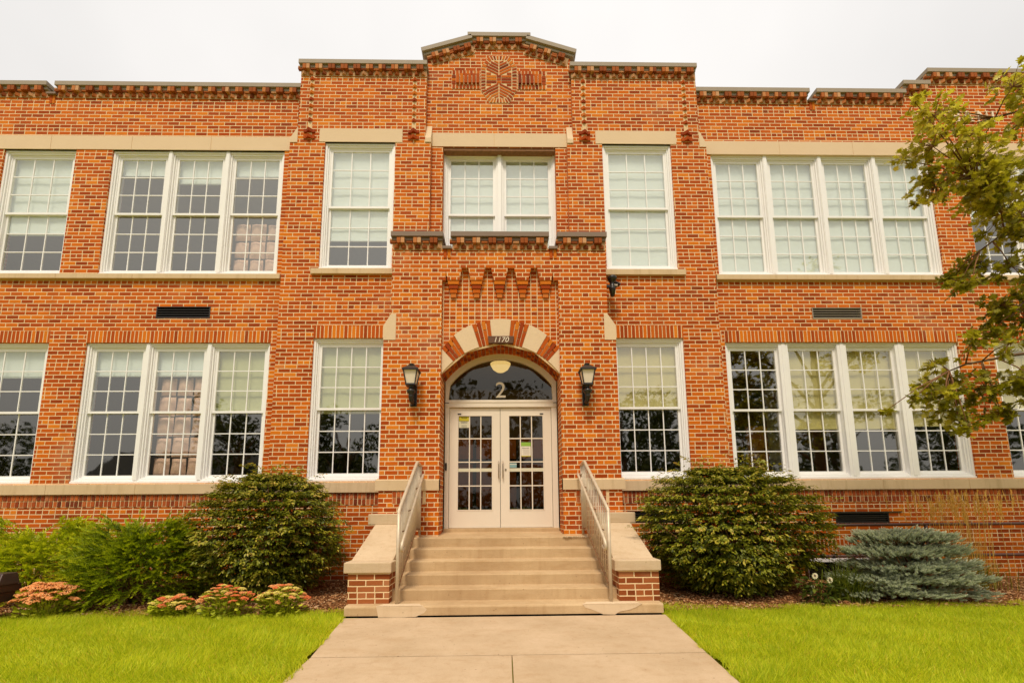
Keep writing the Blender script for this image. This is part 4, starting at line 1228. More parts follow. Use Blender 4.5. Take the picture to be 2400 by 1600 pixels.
# ------------------------------------------------------------------ pipe rail and pipes by the right wing
pr = empty('pipe_railing', (7, -0.27, 0), 'rusty brown pipe railing of two rails along right wing wall', 'railing')
for z, x0 in ((0.955, 3.95), (0.452, 3.95)):
    mb = MB(); mb.tube([(x0, -0.27, z), (12.5, -0.27, z + 0.004)], 0.026, M['pipe'], 10); mb.build('rail', pr, True)
for x in (3.97, 4.92, 6.99, 9.1, 11.2):
    mb = MB(); mb.tube([(x, -0.27, 0.0), (x, -0.27, 0.955)], 0.026, M['pipe'], 10); mb.build('post', pr, True)
for x in (5.02, 5.20, 5.38):
    mb = MB(); mb.lathe((x, -0.27, 0.452), [(0, -0.036), (0.03, -0.03), (0.034, 0), (0.03, 0.03), (0, 0.038)], M['black'], 8); mb.build('clamp', pr, True)
mb = MB(); mb.tube([(4.985, -0.19, -0.03), (4.975, -0.19, 0.40), (5.0, -0.19, 0.425)], 0.03, M['white'], 10)
tag(mb.build('downpipe', smooth=True), 'short white pipe standing by the wall under brown rails', 'pipe')
mb = MB(); mb.box(5.1, 6.2, -0.03, 0.02, 0.33, 0.39, M['white']); mb.box(5.1, 6.2, -0.012, 0.02, 0.0, 0.33, M['void']); mb.build('basement_window', B)
soldiers(4.95, 6.3, 0.0, 0.49, 0.70)
mb = MB(); mb.boxc((4.62, -0.55, 0.035), (0.95, 0.09, 0.035), M['twig'], Matrix.Rotation(R(-14), 3, 'Z'))
tag(mb.build('timber_board', bevel=0.004), 'weathered plank lying on the bark mulch by right wall', 'plank')

# ------------------------------------------------------------------ ground
def ground_sheet(name, x0, x1, y0, y1, nx, ny, zf, mat):
    xs = np.linspace(x0, x1, nx + 1); ys = np.linspace(y0, y1, ny + 1)
    V = [(x, y, zf(x, y)) for y in ys for x in xs]
    Fq = [(j * (nx + 1) + i, j * (nx + 1) + i + 1, (j + 1) * (nx + 1) + i + 1, (j + 1) * (nx + 1) + i) for j in range(ny) for i in range(nx)]
    me = bpy.data.meshes.new(name); me.from_pydata(V, [], Fq); me.materials.append(mat)
    me.polygons.foreach_set('use_smooth', [True] * len(Fq))
    o = bpy.data.objects.new(name, me); COL.objects.link(o)
    return o
Tl = NT('lawn_soil')
c = Tl.mix(Tl.noise(0.8, 5), (0.30, 0.31, 0.008), (0.44, 0.42, 0.014)); c = Tl.mix(Tl.math('MULTIPLY', Tl.noise(40, 3), 0.5), c, (0.05, 0.055, 0.006))
M['lawn'] = Tl.done(Tl.bsdf(c, 0.95, spec=0.05))
Tm = NT('bark_mulch')
c = Tm.ramp(Tm.noise(28, 5, None, 0.75), [(0.25, (0.05, 0.022, 0.010)), (0.5, (0.20, 0.085, 0.03)), (0.75, (0.40, 0.22, 0.10))])
M['mulch'] = Tm.done(Tm.bsdf(c, 0.95, spec=0.05, normal=Tm.bump(Tm.noise(28, 5, None, 0.75), 1.0, 0.03)))
Ta = NT('asphalt'); M['asphalt'] = Ta.done(Ta.bsdf(Ta.mix(Ta.noise(60, 4), (0.035, 0.033, 0.03), (0.075, 0.07, 0.062)), 0.9))
tag(ground_sheet('ground', -600, 600, -600, 600, 8, 8, lambda x, y: -0.035, M['lawn']), None, None, None, 'structure')
def edge_y(x):                                       # line between lawn and mulch
    return -1.74 + 0.05 * math.sin(x * 1.1) + 0.03 * math.sin(x * 3.7 + 1)
def mz(x, y):
    t = max(0.0, min(1.0, (y + 1.8) / 1.7))
    h = 0.02 + 0.11 * t * (1.0 if x < 4.2 else max(0.15, 1 - (x - 4.2) * 0.8))
    return h + 0.012 * math.sin(x * 7.1 + y * 3) * math.sin(y * 9.3 + x) + 0.008 * math.sin(x * 17 + y * 13)
for a, b in ((-14.4, -1.86), (1.86, 14.4)):
    o = ground_sheet('mulch_bed', a, b, -1.95, 0.02, 160, 26, mz, M['mulch'])
    tag(o, None, None, None, 'structure')
    tag(ground_sheet('lawn', a if a < 0 else 1.80, b if a > 0 else -1.74, -5.6, -1.72, 60, 20, lambda x, y: 0.004 + 0.008 * math.sin(x * 2.1) * math.sin(y * 1.7), M['lawn']), None, None, None, 'structure')
# front walk: slabs with open joints, narrowing a little towards the street
mb = MB()
def wx(y, s): return (-1.90 + 0.155 * max(0, -y - 2.1) if s < 0 else 1.90 - 0.10 * max(0, -y - 2.1))
def slab(xa, xb, ya, yb_):
    mb.hexa([(xa[1], yb_, -0.06), (xb[1], yb_, -0.06), (xb[0], ya, -0.06), (xa[0], ya, -0.06), (xa[1], yb_, 0.012), (xb[1], yb_, 0.012), (xb[0], ya, 0.012), (xa[0], ya, 0.012)], M['conc_walk'])
slab((wx(-2.10, -1), wx(-3.415, -1)), (wx(-2.10, 1), wx(-3.415, 1)), -2.10, -3.415)
ya = -3.437
for L in (1.75, 1.75, 1.75, 1.75, 1.75, 1.75, 1.75):
    yb_ = ya - L
    slab((max(wx(ya, -1), -1.9) if ya > -5 else -1.6, -1.6 if yb_ < -4.5 else wx(yb_, -1)), (0.050, 0.050), ya, yb_)
    slab((0.058, 0.058), (wx(ya, 1) if ya > -5 else 1.6, 1.6 if yb_ < -4.5 else wx(yb_, 1)), ya, yb_)
    ya = yb_ - 0.008
tag(mb.build('front_walk', bevel=0.005), None, None, None, 'structure')
mb = MB(); mb.box(-80, 80, -19.0, -16.6, -0.1, -0.018, M['conc_walk']); tag(mb.build('pavement'), None, None, None, 'structure')
mb = MB(); mb.box(-200, 200, -29.5, -20.5, -0.1, -0.028, M['asphalt']); tag(mb.build('road'), None, None, None, 'structure')

# bark chips on the beds
n = 26000
px = np.concatenate([rng.uniform(-9.5, -1.95, n // 2), rng.uniform(1.93, 9.5, n // 2)])
py = -0.1 - 1.82 * rng.random(n) ** 0.75
pz = np.array([mz(x, y) for x, y in zip(px, py)]) + rng.uniform(0.0, 0.012, n)
d = np.stack([rng.normal(size=n), rng.normal(size=n) * 0.8, rng.normal(size=n) * 0.22], 1)
upv = np.stack([rng.normal(size=n) * 0.4, rng.normal(size=n) * 0.4, np.ones(n)], 1)
scl = np.stack([rng.uniform(0.006, 0.014, n), rng.uniform(0.018, 0.05, n), rng.uniform(0.6, 1.4, n) * 0.006], 1)
chip_v = [(-.5, -.5, 0), (.5, -.45, 0), (.4, .5, 0), (-.45, .45, 0), (-.5, -.5, 1), (.5, -.45, 1), (.4, .5, 1), (-.45, .45, 1)]
chip_f = [(4, 5, 6, 7), (0, 1, 5, 4), (1, 2, 6, 5), (2, 3, 7, 6), (3, 0, 4, 7)]
Tc = NT('bark_chip'); c = Tc.ramp(Tc.geo('Random Per Island'), [(0, (0.08, 0.03, 0.010)), (0.35, (0.26, 0.10, 0.035)), (0.7, (0.46, 0.21, 0.08)), (0.9, (0.64, 0.38, 0.18)), (1, (0.75, 0.52, 0.30))]); M['chip'] = Tc.done(Tc.bsdf(c, 0.9, spec=0.1))
tag(inst_mesh('bark_chips', chip_v, chip_f, frames(d, upv, scl), np.stack([px, py, pz], 1), M['chip']), 'loose brown bark chips covering the planting beds', 'mulch', None, 'stuff')

# grass
GRASS = [(0.0, (0.30, 0.42, 0.010)), (0.35, (0.60, 0.68, 0.020)), (0.75, (0.80, 0.82, 0.035)), (0.95, (0.88, 0.84, 0.06)), (1.0, (0.90, 0.58, 0.10))]
M['grass'] = leaf_mat('grass_blade', GRASS, 0.5, 0.5, 0.3, mott=0.62)
blade_v = [(-.5, 0, 0), (.5, 0, 0), (.36, .55, .06), (-.36, .55, .06), (0, 1, .22)]
blade_f = [(0, 1, 2, 3), (3, 2, 4)]
def grass(x0, x1, y0, y1, n, hmin, hmax, edge=None, inside=None):
    x = rng.uniform(x0, x1, n); y = rng.uniform(y0, y1, n)
    keep = np.ones(n, bool)
    if inside is not None: keep = np.array([inside(a, b) for a, b in zip(x, y)])
    x, y = x[keep], y[keep]; n = len(x)
    cl = 0.5 + 0.5 * np.sin(x * 3.1 + np.sin(y * 2.3) * 2) * np.sin(y * 4.1 + x)
    az = rng.uniform(0, 2 * np.pi, n) * 0.6 + 2 * np.pi * cl
    ln = rng.uniform(0.25, 0.95, n)
    d = np.stack([np.cos(az) * ln, np.sin(az) * ln, np.ones(n)], 1)
    upv = np.stack([rng.normal(size=n), rng.normal(size=n), np.full(n, 0.2)], 1)
    L = rng.uniform(hmin, hmax, n) * (0.75 + 0.5 * cl)
    scl = np.stack([rng.uniform(0.0032, 0.0065, n), L, L], 1)
    return frames(d, upv, scl), np.stack([x, y, np.full(n, 0.0)], 1)
def in_lawn(x, y):
    if x < 0 and x > wx(y, -1) - 0.012 - 0.02 * math.sin(y * 9) - 0.015 * math.sin(y * 31): return False
    if x > 0 and x < wx(y, 1) + 0.012 + 0.02 * math.sin(y * 8) + 0.015 * math.sin(y * 29): return False
    return y < edge_y(x) + 0.02 * math.sin(x * 23) + 0.015 * math.sin(x * 51)
mats, poss = [], []
for a, b, n in ((-8.5, -1.5, 170000), (1.5, 8.5, 170000)):
    m_, p_ = grass(a, b, -4.6, -1.66, n, 0.034, 0.085, None, in_lawn)
    mats.append(m_); poss.append(p_)
tag(inst_mesh('lawn_grass', blade_v, blade_f, np.concatenate(mats), np.concatenate(poss), M['grass']), 'bright green mown grass on both sides of the walk', 'grass', None, 'stuff')

# ------------------------------------------------------------------ plants
def rand_dirs(n):
    v = rng.normal(size=(n, 3)); return nrm(v)

leaf_v = [(0, 0, 0), (-.5, .42, .06), (0, .45, -.03), (.5, .42, .06), (-.34, .75, .03), (.34, .75, .03), (0, 1.0, -.12)]
leaf_f = [(0, 2, 1), (0, 3, 2), (1, 2, 6, 4), (2, 3, 5, 6)]

def bush(name, label, cx, cy, rx, ry, zb, zt, nspray, mat, seed):
    g = np.random.default_rng(seed)
    root = empty(name, (cx, cy, zb), label, 'shrub', 'rounded shrubs beside the steps')
    # spray tips over a lumpy dome, narrower at the foot
    n = nspray
    az = g.uniform(0, 2 * np.pi, n); h = g.beta(1.05, 0.95, n); h = np.where(g.random(n) < .7, (np.floor(h * 13) + .75 + g.normal(0, .13, n)) / 13, h); h = np.clip(h, 0, 1)
    prof = np.interp(h, [0, .08, .25, .5, .75, .92, 1.0], [.46, .66, .92, 1.02, .92, .66, .30])
    lump = 1 + 0.10 * np.sin(3 * az + 5 * h) + 0.07 * np.sin(7 * az - 9 * h + 1) + g.normal(0, .05, n)
    depth = np.where(g.random(n) < 0.62, g.uniform(.90, 1.04, n), g.uniform(.35, .9, n))
    poke = np.where(g.random(n) < 0.07, g.uniform(1.03, 1.13, n), 1.0)
    r = prof * lump * depth * poke
    tip = np.stack([cx + rx * r * np.cos(az), cy + ry * r * np.sin(az), zb + (zt - zb) * (0.05 + 0.93 * h * np.where(h > .75, poke, 1))], 1)
    outd = np.stack([np.cos(az) * rx, np.sin(az) * ry, (h - 0.30) * 1.3], 1); outd = nrm(outd + g.normal(0, .28, (n, 3)))
    # layered: leaves hang from a near horizontal twig
    tw = nrm(outd * np.array([1, 1, .55]) + np.array([0, 0, .12]))
    K = 11
    pos, dr, up_, sc_, tn = [], [], [], [], []
    st = g.random(n) ** 1.4 * .62 + .25 * (poke > 1) + .16 * h - .25 * (depth < .86)  # inner sprays darker: shade inside the shrub put into leaf tone
    for k in range(K):
        t = (k // 2) / (K / 2 - .5)
        base = tip - tw * 0.14 * (1 - t)
        base = base + np.array([0, 0, -0.05]) * (t ** 2)
        side = nrm(np.cross(tw, np.array([0, 0, 1.0])))
        sg = 1 if k % 2 else -1
        dd = nrm(tw * (.55 + .5 * t) + side * sg * (.95 - .75 * t) + np.array([0, 0, -.55]) + g.normal(0, .22, (n, 3)))
        pos.append(base + g.normal(0, .012, (n, 3))); dr.append(dd)
        up_.append(nrm(np.array([0, 0, 1.0]) + outd * .7 + g.normal(0, .35, (n, 3))))
        L = g.uniform(.036, .062, n) * (1.0 if k < K - 1 else .8)
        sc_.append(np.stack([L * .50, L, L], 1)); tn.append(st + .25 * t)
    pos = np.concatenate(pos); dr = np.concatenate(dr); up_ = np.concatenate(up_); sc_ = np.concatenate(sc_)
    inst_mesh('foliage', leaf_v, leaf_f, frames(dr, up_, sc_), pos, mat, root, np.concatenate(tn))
    mb = MB()
    for i in range(46):
        j = int(g.integers(n)); t = tip[j]
        b = Vector((cx + g.normal(0, .12), cy + g.normal(0, .1), zb - 0.03)); e = Vector(t)
        m1 = b.lerp(e, .5) + Vector((0, 0, .12))
        mb.tube([b, m1, e], [.014, .009, .003], M['twig'], 5)
    mb.build('stem', root, True)
    return root
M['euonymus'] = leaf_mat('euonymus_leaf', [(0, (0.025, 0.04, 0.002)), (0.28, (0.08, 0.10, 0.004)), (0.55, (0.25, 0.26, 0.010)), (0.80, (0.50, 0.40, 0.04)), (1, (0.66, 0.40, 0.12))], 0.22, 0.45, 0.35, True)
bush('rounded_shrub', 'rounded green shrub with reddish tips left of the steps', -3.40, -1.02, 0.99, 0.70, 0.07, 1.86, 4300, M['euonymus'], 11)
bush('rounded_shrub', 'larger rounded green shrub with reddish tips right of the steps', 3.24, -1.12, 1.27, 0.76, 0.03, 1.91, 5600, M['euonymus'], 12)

needle_v = [(-.5, 0, 0), (.5, 0, 0), (.3, .6, .05), (-.3, .6, .05), (0, 1, .12)]
needle_f = [(0, 1, 2, 3), (3, 2, 4)]
def juniper(label, cx, cy, rx, ry, zb, zt, n, mat, seed, lean):
    g = np.random.default_rng(seed)
    root = empty('juniper', (cx, cy, zb), label, 'shrub', 'spreading junipers by the left wall')
    az = g.uniform(0, 2 * np.pi, n); h = g.random(n) ** 0.8
    prof = np.interp(h, [0, .2, .5, .8, 1.0], [.86, 1.0, .97, .75, .40])
    r = prof * (1 + .14 * np.sin(3 * az + 4 * h) + .1 * np.sin(6 * az + 2)) * np.where(g.random(n) < .7, g.uniform(.85, 1.06, n), g.uniform(.25, .9, n))
    base = np.stack([cx + rx * r * np.cos(az) * .86, cy + ry * r * np.sin(az) * .86, zb + (zt - zb) * (.04 + .86 * h) * (.88 + .16 * np.sin(2.3 * az + 1.2 * seed) + .10 * np.sin(5 * az + seed))], 1)
    ax = nrm(np.stack([np.cos(az) * .9 + lean, np.sin(az) * .9, .12 + .62 * h], 1) + g.normal(0, .26, (n, 3)))
    L = g.uniform(.18, .40, n)
    pos, dr, up_, sc_, tn = [], [], [], [], []
    st = g.random(n) * .45
    lead_p, lead_d, lead_s, lead_t = [], [], [], []
    K = 34
    side = nrm(np.cross(ax, np.array([0, 0, 1.0]) + g.normal(0, .3, (n, 3)))); nn_ = np.cross(side, ax)
    for k in range(K):
        t = k / (K - 1)
        p = base + ax * (L * t)[:, None] + np.array([0, 0, -.09]) * t ** 2
        sg = 1.0 if k % 2 else -1.0
        lat = side * sg + nn_ * g.normal(0, .45, n)[:, None] + side * g.normal(0, .3, n)[:, None]
        dd = nrm(ax * (.62 + .7 * t) + lat * (.85 * (1 - .6 * t)))
        l = g.uniform(.045, .095, n) * (1.1 - .6 * t)
        pos.append(p); dr.append(dd); up_.append(nrm(nn_ + g.normal(0, .5, (n, 3)))); sc_.append(np.stack([np.full(n, .0105), l, l], 1)); tn.append(st + .6 * t ** 1.5)
    # a few long leaders breaking the outline
    for q in range(9):
        j = int(g.integers(n))
        while h[j] < .7: j = int(g.integers(n))
        d0 = nrm(ax[j] + np.array([.35, 0, .55])); m = 70
        tt = g.random(m); pp = base[j] + d0 * (tt * g.uniform(.22, .36))[:, None]
        inst_d = nrm(d0 + g.normal(0, .45, (m, 3))); l = g.uniform(.03, .07, m) * (1.1 - .6 * tt)
        lead_p.append(pp); lead_d.append(inst_d); lead_s.append(np.stack([np.full(m, .010), l, l], 1)); lead_t.append(.4 + .5 * tt)
    pos += lead_p; dr += lead_d; sc_ += lead_s; tn += lead_t; up_ += [rand_dirs(70) for _q in range(9)]
    inst_mesh('foliage', needle_v, needle_f, frames(np.concatenate(dr), np.concatenate(up_), np.concatenate(sc_)), np.concatenate(pos), mat, root, np.concatenate(tn))
    mb = MB()
    for i in range(26):
        j = int(g.integers(n)); b = Vector((cx + g.normal(0, .15), cy + g.normal(0, .1), zb - .03)); e = Vector(base[j])
        mb.tube([b, b.lerp(e, .5) + Vector((0, 0, .06)), e], [.016, .01, .004], M['twig'], 5)
    mb.build('stem', root, True)
M['juniper'] = leaf_mat('juniper_needle', [(0, (0.08, 0.11, 0.004)), (0.3, (0.30, 0.37, 0.008)), (0.6, (0.66, 0.70, 0.014)), (1, (0.88, 0.84, 0.05))], 0.35, 0.5, 0.2, True)
M['juniper_dark'] = leaf_mat('juniper_needle_dark', [(0, (0.035, 0.05, 0.003)), (0.35, (0.14, 0.20, 0.006)), (0.65, (0.42, 0.50, 0.010)), (1, (0.74, 0.72, 0.03))], 0.32, 0.5, 0.2, True)
juniper('yellow green juniper spreading along the wall at far left', -6.75, -0.95, 1.25, 0.62, 0.08, 1.10, 1500, M['juniper'], 21, .1)
juniper('darker feathery juniper mound between flowers and left shrub', -4.98, -1.28, 0.86, 0.48, 0.06, 1.14, 1400, M['juniper_dark'], 22, .15)

def spruce(cx, cy, rx, ry, zb, zt, n, seed):
    g = np.random.default_rng(seed)
    root = empty('blue_spruce', (cx, cy, zb), 'low spreading blue spruce mound on the right bed', 'shrub')
    # flat fans of shoots on shelving branches
    NP = 190
    paz = np.arange(NP) * 2.39996 + g.normal(0, .2, NP)
    ph = (np.floor(g.random(NP) ** .85 * 5) + .55 + g.normal(0, .13, NP)) / 5
    pr_ = np.interp(ph, [0, .12, .35, .6, .85, 1.1], [.88, .95, .92, .84, .66, .36]) * np.where(np.arange(NP) % 3 == 0, g.uniform(.35, .8, NP), g.uniform(.86, 1.05, NP))
    k = g.integers(NP, size=n)
    oh = np.stack([np.cos(paz[k]), np.sin(paz[k]), np.zeros(n)], 1); th_ = np.stack([-np.sin(paz[k]), np.cos(paz[k]), np.zeros(n)], 1)
    a_, b_ = g.uniform(-.24, .06, n), g.normal(0, .115, n)
    base = np.stack([cx + rx * pr_[k] * np.cos(paz[k]), cy + ry * pr_[k] * np.sin(paz[k]), zb + .03 + (zt - zb) * .86 * ph[k] * (1 - .10 * pr_[k])], 1)
    base = base + oh * (a_ - .9 * b_ ** 2 * 4)[:, None] + th_ * b_[:, None] + np.array([0, 0, 1.0]) * (g.normal(0, .016, n) - .35 * b_ ** 2)[:, None]
    base[:, 2] = np.maximum(base[:, 2], zb + .03)
    ax = nrm(oh * .9 + th_ * (b_ * 3.2)[:, None] + np.array([0, 0, 1.0]) * (.30 + .45 * np.clip(ph[k], 0, 1))[:, None] + g.normal(0, .16, (n, 3)))
    L = g.uniform(.055, .085, n)
    tn = []
    side = nrm(np.cross(ax, rand_dirs(n))); nn_ = np.cross(side, ax)
    pos, dr, up_, sc_ = [], [], [], []
    K = 30
    for k in range(K):
        t = (k + .5) / K
        a = k * 2.39996 + g.uniform(0, .5, n)
        lat = side * np.cos(a)[:, None] + nn_ * np.sin(a)[:, None]
        dd = nrm(ax * (.55 + 1.3 * t ** 3) + lat * (1 - .5 * t ** 3))
        pos.append(base + ax * (L * t)[:, None]); dr.append(dd); up_.append(ax)
        l = g.uniform(.022, .030, n) * (1 - .2 * t); tn.append(np.full(n, .05 + .75 * t) + g.uniform(-.1, .25, n))
        sc_.append(np.stack([np.full(n, .0085), l, l], 1))
    inst_mesh('foliage', needle_v, needle_f, frames(np.concatenate(dr), np.concatenate(up_), np.concatenate(sc_)), np.concatenate(pos), M['spruce'], root, np.concatenate(tn))
    mb = MB()
    for j in range(n):
        if j % 5 == 0: mb.tube([Vector(base[j]) - Vector(ax[j]) * .04, Vector(base[j]) + Vector(ax[j]) * (L[j] * .8)], [.005, .003], M['twig'], 4, False)
    for i in range(24):
        j = int(g.integers(n)); b = Vector((cx + g.normal(0, .15), cy + g.normal(0, .08), zb - .02)); e = Vector(base[j])
        mb.tube([b, b.lerp(e, .6), e], [.016, .010, .005], M['twig'], 5)
    mb.build('stem', root, True)
M['spruce'] = leaf_mat('spruce_needle', [(0, (0.16, 0.20, 0.12)), (0.45, (0.48, 0.53, 0.35)), (0.85, (0.78, 0.80, 0.57)), (1, (0.88, 0.80, 0.60))], 0.25, 0.6, 0.2, True)
spruce(5.42, -1.52, 1.02, 0.46, 0.02, 1.08, 7600, 31)

# stonecrop clumps with flat flower heads
M['sedum'] = leaf_mat('stonecrop_leaf', [(0, (0.16, 0.20, 0.006)), (0.5, (0.46, 0.50, 0.02)), (1, (0.78, 0.76, 0.08))], 0.35, 0.4, 0.35)
def head_mesh(name, cols, seed):
    g = np.random.default_rng(seed)
    n = 130
    a = g.uniform(0, 2 * np.pi, n); r = np.sqrt(g.random(n))
    p = np.stack([r * np.cos(a), r * np.sin(a), .38 * (1 - r ** 2) + g.normal(0, .03, n)], 1)
    p[:, :2] *= (1 + .12 * np.sin(5 * a))[:, None]
    ov = [(1, 0, 0), (0, 1, 0), (-1, 0, 0), (0, -1, 0), (0, 0, 1), (0, 0, -1)]
    of = [(0, 1, 4), (1, 2, 4), (2, 3, 4), (3, 0, 4), (1, 0, 5), (2, 1, 5), (3, 2, 5), (0, 3, 5)]
    s = g.uniform(.10, .17, n)
    o = inst_mesh(name, ov, of, np.eye(3)[None] * s[:, None, None], p, leaf_mat(name + '_petals', cols, .35, .7, .15, mott=.12))
    me = o.data; bpy.data.objects.remove(o)
    return me
HEADS = [head_mesh('flower_head', [(0, (0.86, 0.32, 0.09)), (0.5, (0.95, 0.44, 0.15)), (1, (0.97, 0.58, 0.26))], 41),
         head_mesh('flower_head', [(0, (0.82, 0.15, 0.045)), (0.5, (0.95, 0.27, 0.09)), (1, (0.97, 0.44, 0.18))], 42),
         head_mesh('flower_head', [(0, (0.72, 0.64, 0.08)), (0.5, (0.92, 0.76, 0.18)), (1, (0.95, 0.74, 0.32))], 43)]
obov_v = [(-.16, 0, 0), (.16, 0, 0), (.48, .55, .05), (.36, .88, .02), (0, 1, -.02), (-.36, .88, .02), (-.48, .55, .05)]
obov_f = [(0, 1, 2, 3, 4, 5, 6)]
def sedum(label, cx, cy, rx, h, nh, mixw, hr, seed):
    g = np.random.default_rng(seed)
    z0 = mz(cx, cy) - .01
    root = empty('stonecrop', (cx, cy, z0), label, 'flowers', 'flowering stonecrops along the left lawn edge')
    n = 330
    az = g.uniform(0, 2 * np.pi, n); r = np.sqrt(g.random(n)); zz = g.uniform(.05, .86, n) * h * (1 - .35 * r ** 2)
    pos = np.stack([cx + rx * .92 * r * np.cos(az), cy + rx * .55 * r * np.sin(az), z0 + zz], 1)
    dr = nrm(np.stack([np.cos(az), np.sin(az), g.uniform(-.1, .8, n)], 1) + g.normal(0, .35, (n, 3)))
    L = g.uniform(.035, .075, n)
    inst_mesh('foliage', obov_v, obov_f, frames(dr, nrm(np.array([0, 0, 1.0]) + g.normal(0, .3, (n, 3))), np.stack([L * .75, L, L], 1)), pos, M['sedum'], root)
    mb = MB()
    for i in range(nh):
        a = g.uniform(0, 2 * np.pi); r = math.sqrt((i + .5) / nh)
        x, y = cx + rx * r * math.cos(2.4 * i + seed), cy + rx * .55 * r * math.sin(2.4 * i + seed)
        z = z0 + h * (1 - .42 * r ** 2) * g.uniform(.84, 1.0)
        mb.tube([(cx + (x - cx) * .4, cy + (y - cy) * .4, z0), ((x + cx) / 2 + (x - cx) * .2, (y + cy) / 2 + (y - cy) * .2, z0 + h * .45), (x, y, z)], .004, M['sedum'], 4, False)
        k = int(g.choice(3, p=mixw))
        o = bpy.data.objects.new('flower_head', HEADS[k]); s = hr * g.uniform(.65, 1.2)
        o.scale = (s, s, s * .9); o.location = (x, y, z - .008); o.rotation_euler = (.35 * r * -math.sin(2.4 * i + seed) * -1, .35 * r * math.cos(2.4 * i + seed), a)
        COL.objects.link(o); set_parent(o, root)
    mb.build('stem', root)
sedum('large stonecrop with salmon flower heads at lower left corner', -5.56, -1.90, 0.34, 0.45, 34, [.95, .05, 0], .082, 1)
sedum('smallest stonecrop with pink and yellow green flower heads', -4.04, -1.90, 0.25, 0.25, 26, [.35, .25, .4], .050, 2)
sedum('stonecrop with coral red flower heads in middle of its row', -3.40, -1.92, 0.31, 0.40, 38, [.25, .55, .2], .047, 3)
sedum('stonecrop with pink and yellow heads nearest the steps', -2.72, -1.92, 0.31, 0.39, 40, [.35, .3, .35], .047, 4)

def tuft(name, label, cx, cy, rx, n, lmin, lmax, w, mat, cat, droop=.5, spread=.5, seed=1, zb=None):
    g = np.random.default_rng(seed)
    z0 = mz(cx, cy) - .01 if zb is None else zb
    mb_v, fcs = [], []
    S = 6
    for i in range(n):
        a = g.uniform(0, 2 * np.pi); L = g.uniform(lmin, lmax); sp = spread * g.uniform(.2, 1)
        b = np.array([cx + rx * g.normal() * .4, cy + rx * g.normal() * .3, z0])
        o = np.array([math.cos(a), math.sin(a), 0]); sd = np.array([-math.sin(a), math.cos(a), 0])
        base = len(mb_v)
        for k in range(S + 1):
            t = k / S
            p = b + o * L * sp * t ** 1.5 + np.array([0, 0, 1]) * L * (t - droop * sp * t ** 2.4)
            ww = w * (1 - t ** 2 * .9) * .5
            mb_v += [tuple(p - sd * ww), tuple(p + sd * ww)]
        for k in range(S): fcs.append((base + 2 * k, base + 2 * k + 1, base + 2 * k + 3, base + 2 * k + 2))
    me = bpy.data.meshes.new(name); me.from_pydata(mb_v, [], fcs); me.materials.append(mat)
    o = bpy.data.objects.new(name, me); COL.objects.link(o)
    return tag(o, label, cat) if label else o
M['tuft'] = leaf_mat('grass_clump', [(0, (0.05, 0.07, 0.005)), (.6, (0.13, 0.17, 0.012)), (1, (0.30, 0.30, 0.03))], .3)
M['dry'] = leaf_mat('dry_grass', [(0, (0.16, 0.085, 0.02)), (.6, (0.28, 0.16, 0.04)), (1, (0.42, 0.27, 0.08))], .3)
M['reed'] = leaf_mat('reed_straw', [(0, (0.62, 0.34, 0.05)), (.6, (0.80, 0.50, 0.10)), (1, (0.86, 0.62, 0.2))], .3)
M['reed_g'] = leaf_mat('reed_leaf', [(0, (0.14, 0.15, 0.01)), (.6, (0.30, 0.29, 0.03)), (1, (0.46, 0.36, 0.08))], .3)
tuft('grass_clump', 'arching green grass clump between coneflower and blue spruce', 4.50, -1.60, .22, 320, .40, .72, .011, M['tuft'], 'grass clump', .75, .8, 51)
tuft('dry_grass_clump', 'brown dry grass clump between juniper and left shrub', -4.50, -0.85, .30, 300, .40, .82, .007, M['dry'], 'grass clump', .8, .6, 52)
rg = empty('feather_reed_grass', (7.15, -0.75, 0), 'tall straw coloured reed grass behind the blue spruce', 'grass clump')
o = tuft('leaves', None, 7.05, -0.75, .42, 520, .45, .85, .008, M['reed_g'], None, .8, .75, 53, 0.0); set_parent(o, rg)
o = tuft('stalks', None, 7.05, -0.75, .55, 110, 1.05, 1.50, .007, M['reed'], None, .25, .22, 54, 0.0); set_parent(o, rg)
g = np.random.default_rng(55)
n = 110; K = 22
bx = np.stack([7.05 + .34 * g.normal(size=n), -.75 + .16 * g.normal(size=n), g.uniform(.98, 1.25, n)], 1)
ln_ = nrm(np.stack([g.normal(0, .13, n), g.normal(0, .1, n), np.ones(n)], 1))
pos, dr, up_, sc_ = [], [], [], []
for k in range(K):
    t = k / K
    pos.append(bx + ln_ * (.26 * t)); dd = nrm(ln_ + g.normal(0, .22, (n, 3))); dr.append(dd); up_.append(rand_dirs(n))
    l = g.uniform(.03, .06, n); sc_.append(np.stack([np.full(n, .009), l, l], 1))
inst_mesh('plumes', needle_v, needle_f, frames(np.concatenate(dr), np.concatenate(up_), np.concatenate(sc_)), np.concatenate(pos), M['reed'], rg)

# white coneflower
cf = empty('coneflower', (4.05, -1.72, 0), 'white daisy like coneflower beside the green grass clump', 'flowers')
g = np.random.default_rng(61)
n = 190
az = g.uniform(0, 2 * np.pi, n); r = np.sqrt(g.random(n))
pos = np.stack([4.05 + .22 * r * np.cos(az), -1.72 + .14 * r * np.sin(az), g.uniform(.03, .34, n)], 1)
dr = nrm(np.stack([np.cos(az), np.sin(az), g.uniform(-.4, .5, n)], 1) + g.normal(0, .3, (n, 3))); L = g.uniform(.06, .12, n)
M['cone_leaf'] = leaf_mat('coneflower_leaf', [(0, (0.03, 0.045, 0.004)), (.6, (0.08, 0.11, 0.008)), (1, (0.2, 0.22, 0.02))], .25)
inst_mesh('foliage', leaf_v, leaf_f, frames(dr, nrm(np.array([0, 0, 1.0]) + g.normal(0, .3, (n, 3))), np.stack([L * .42, L, L], 1)), pos, M['cone_leaf'], cf)
mb = MB()
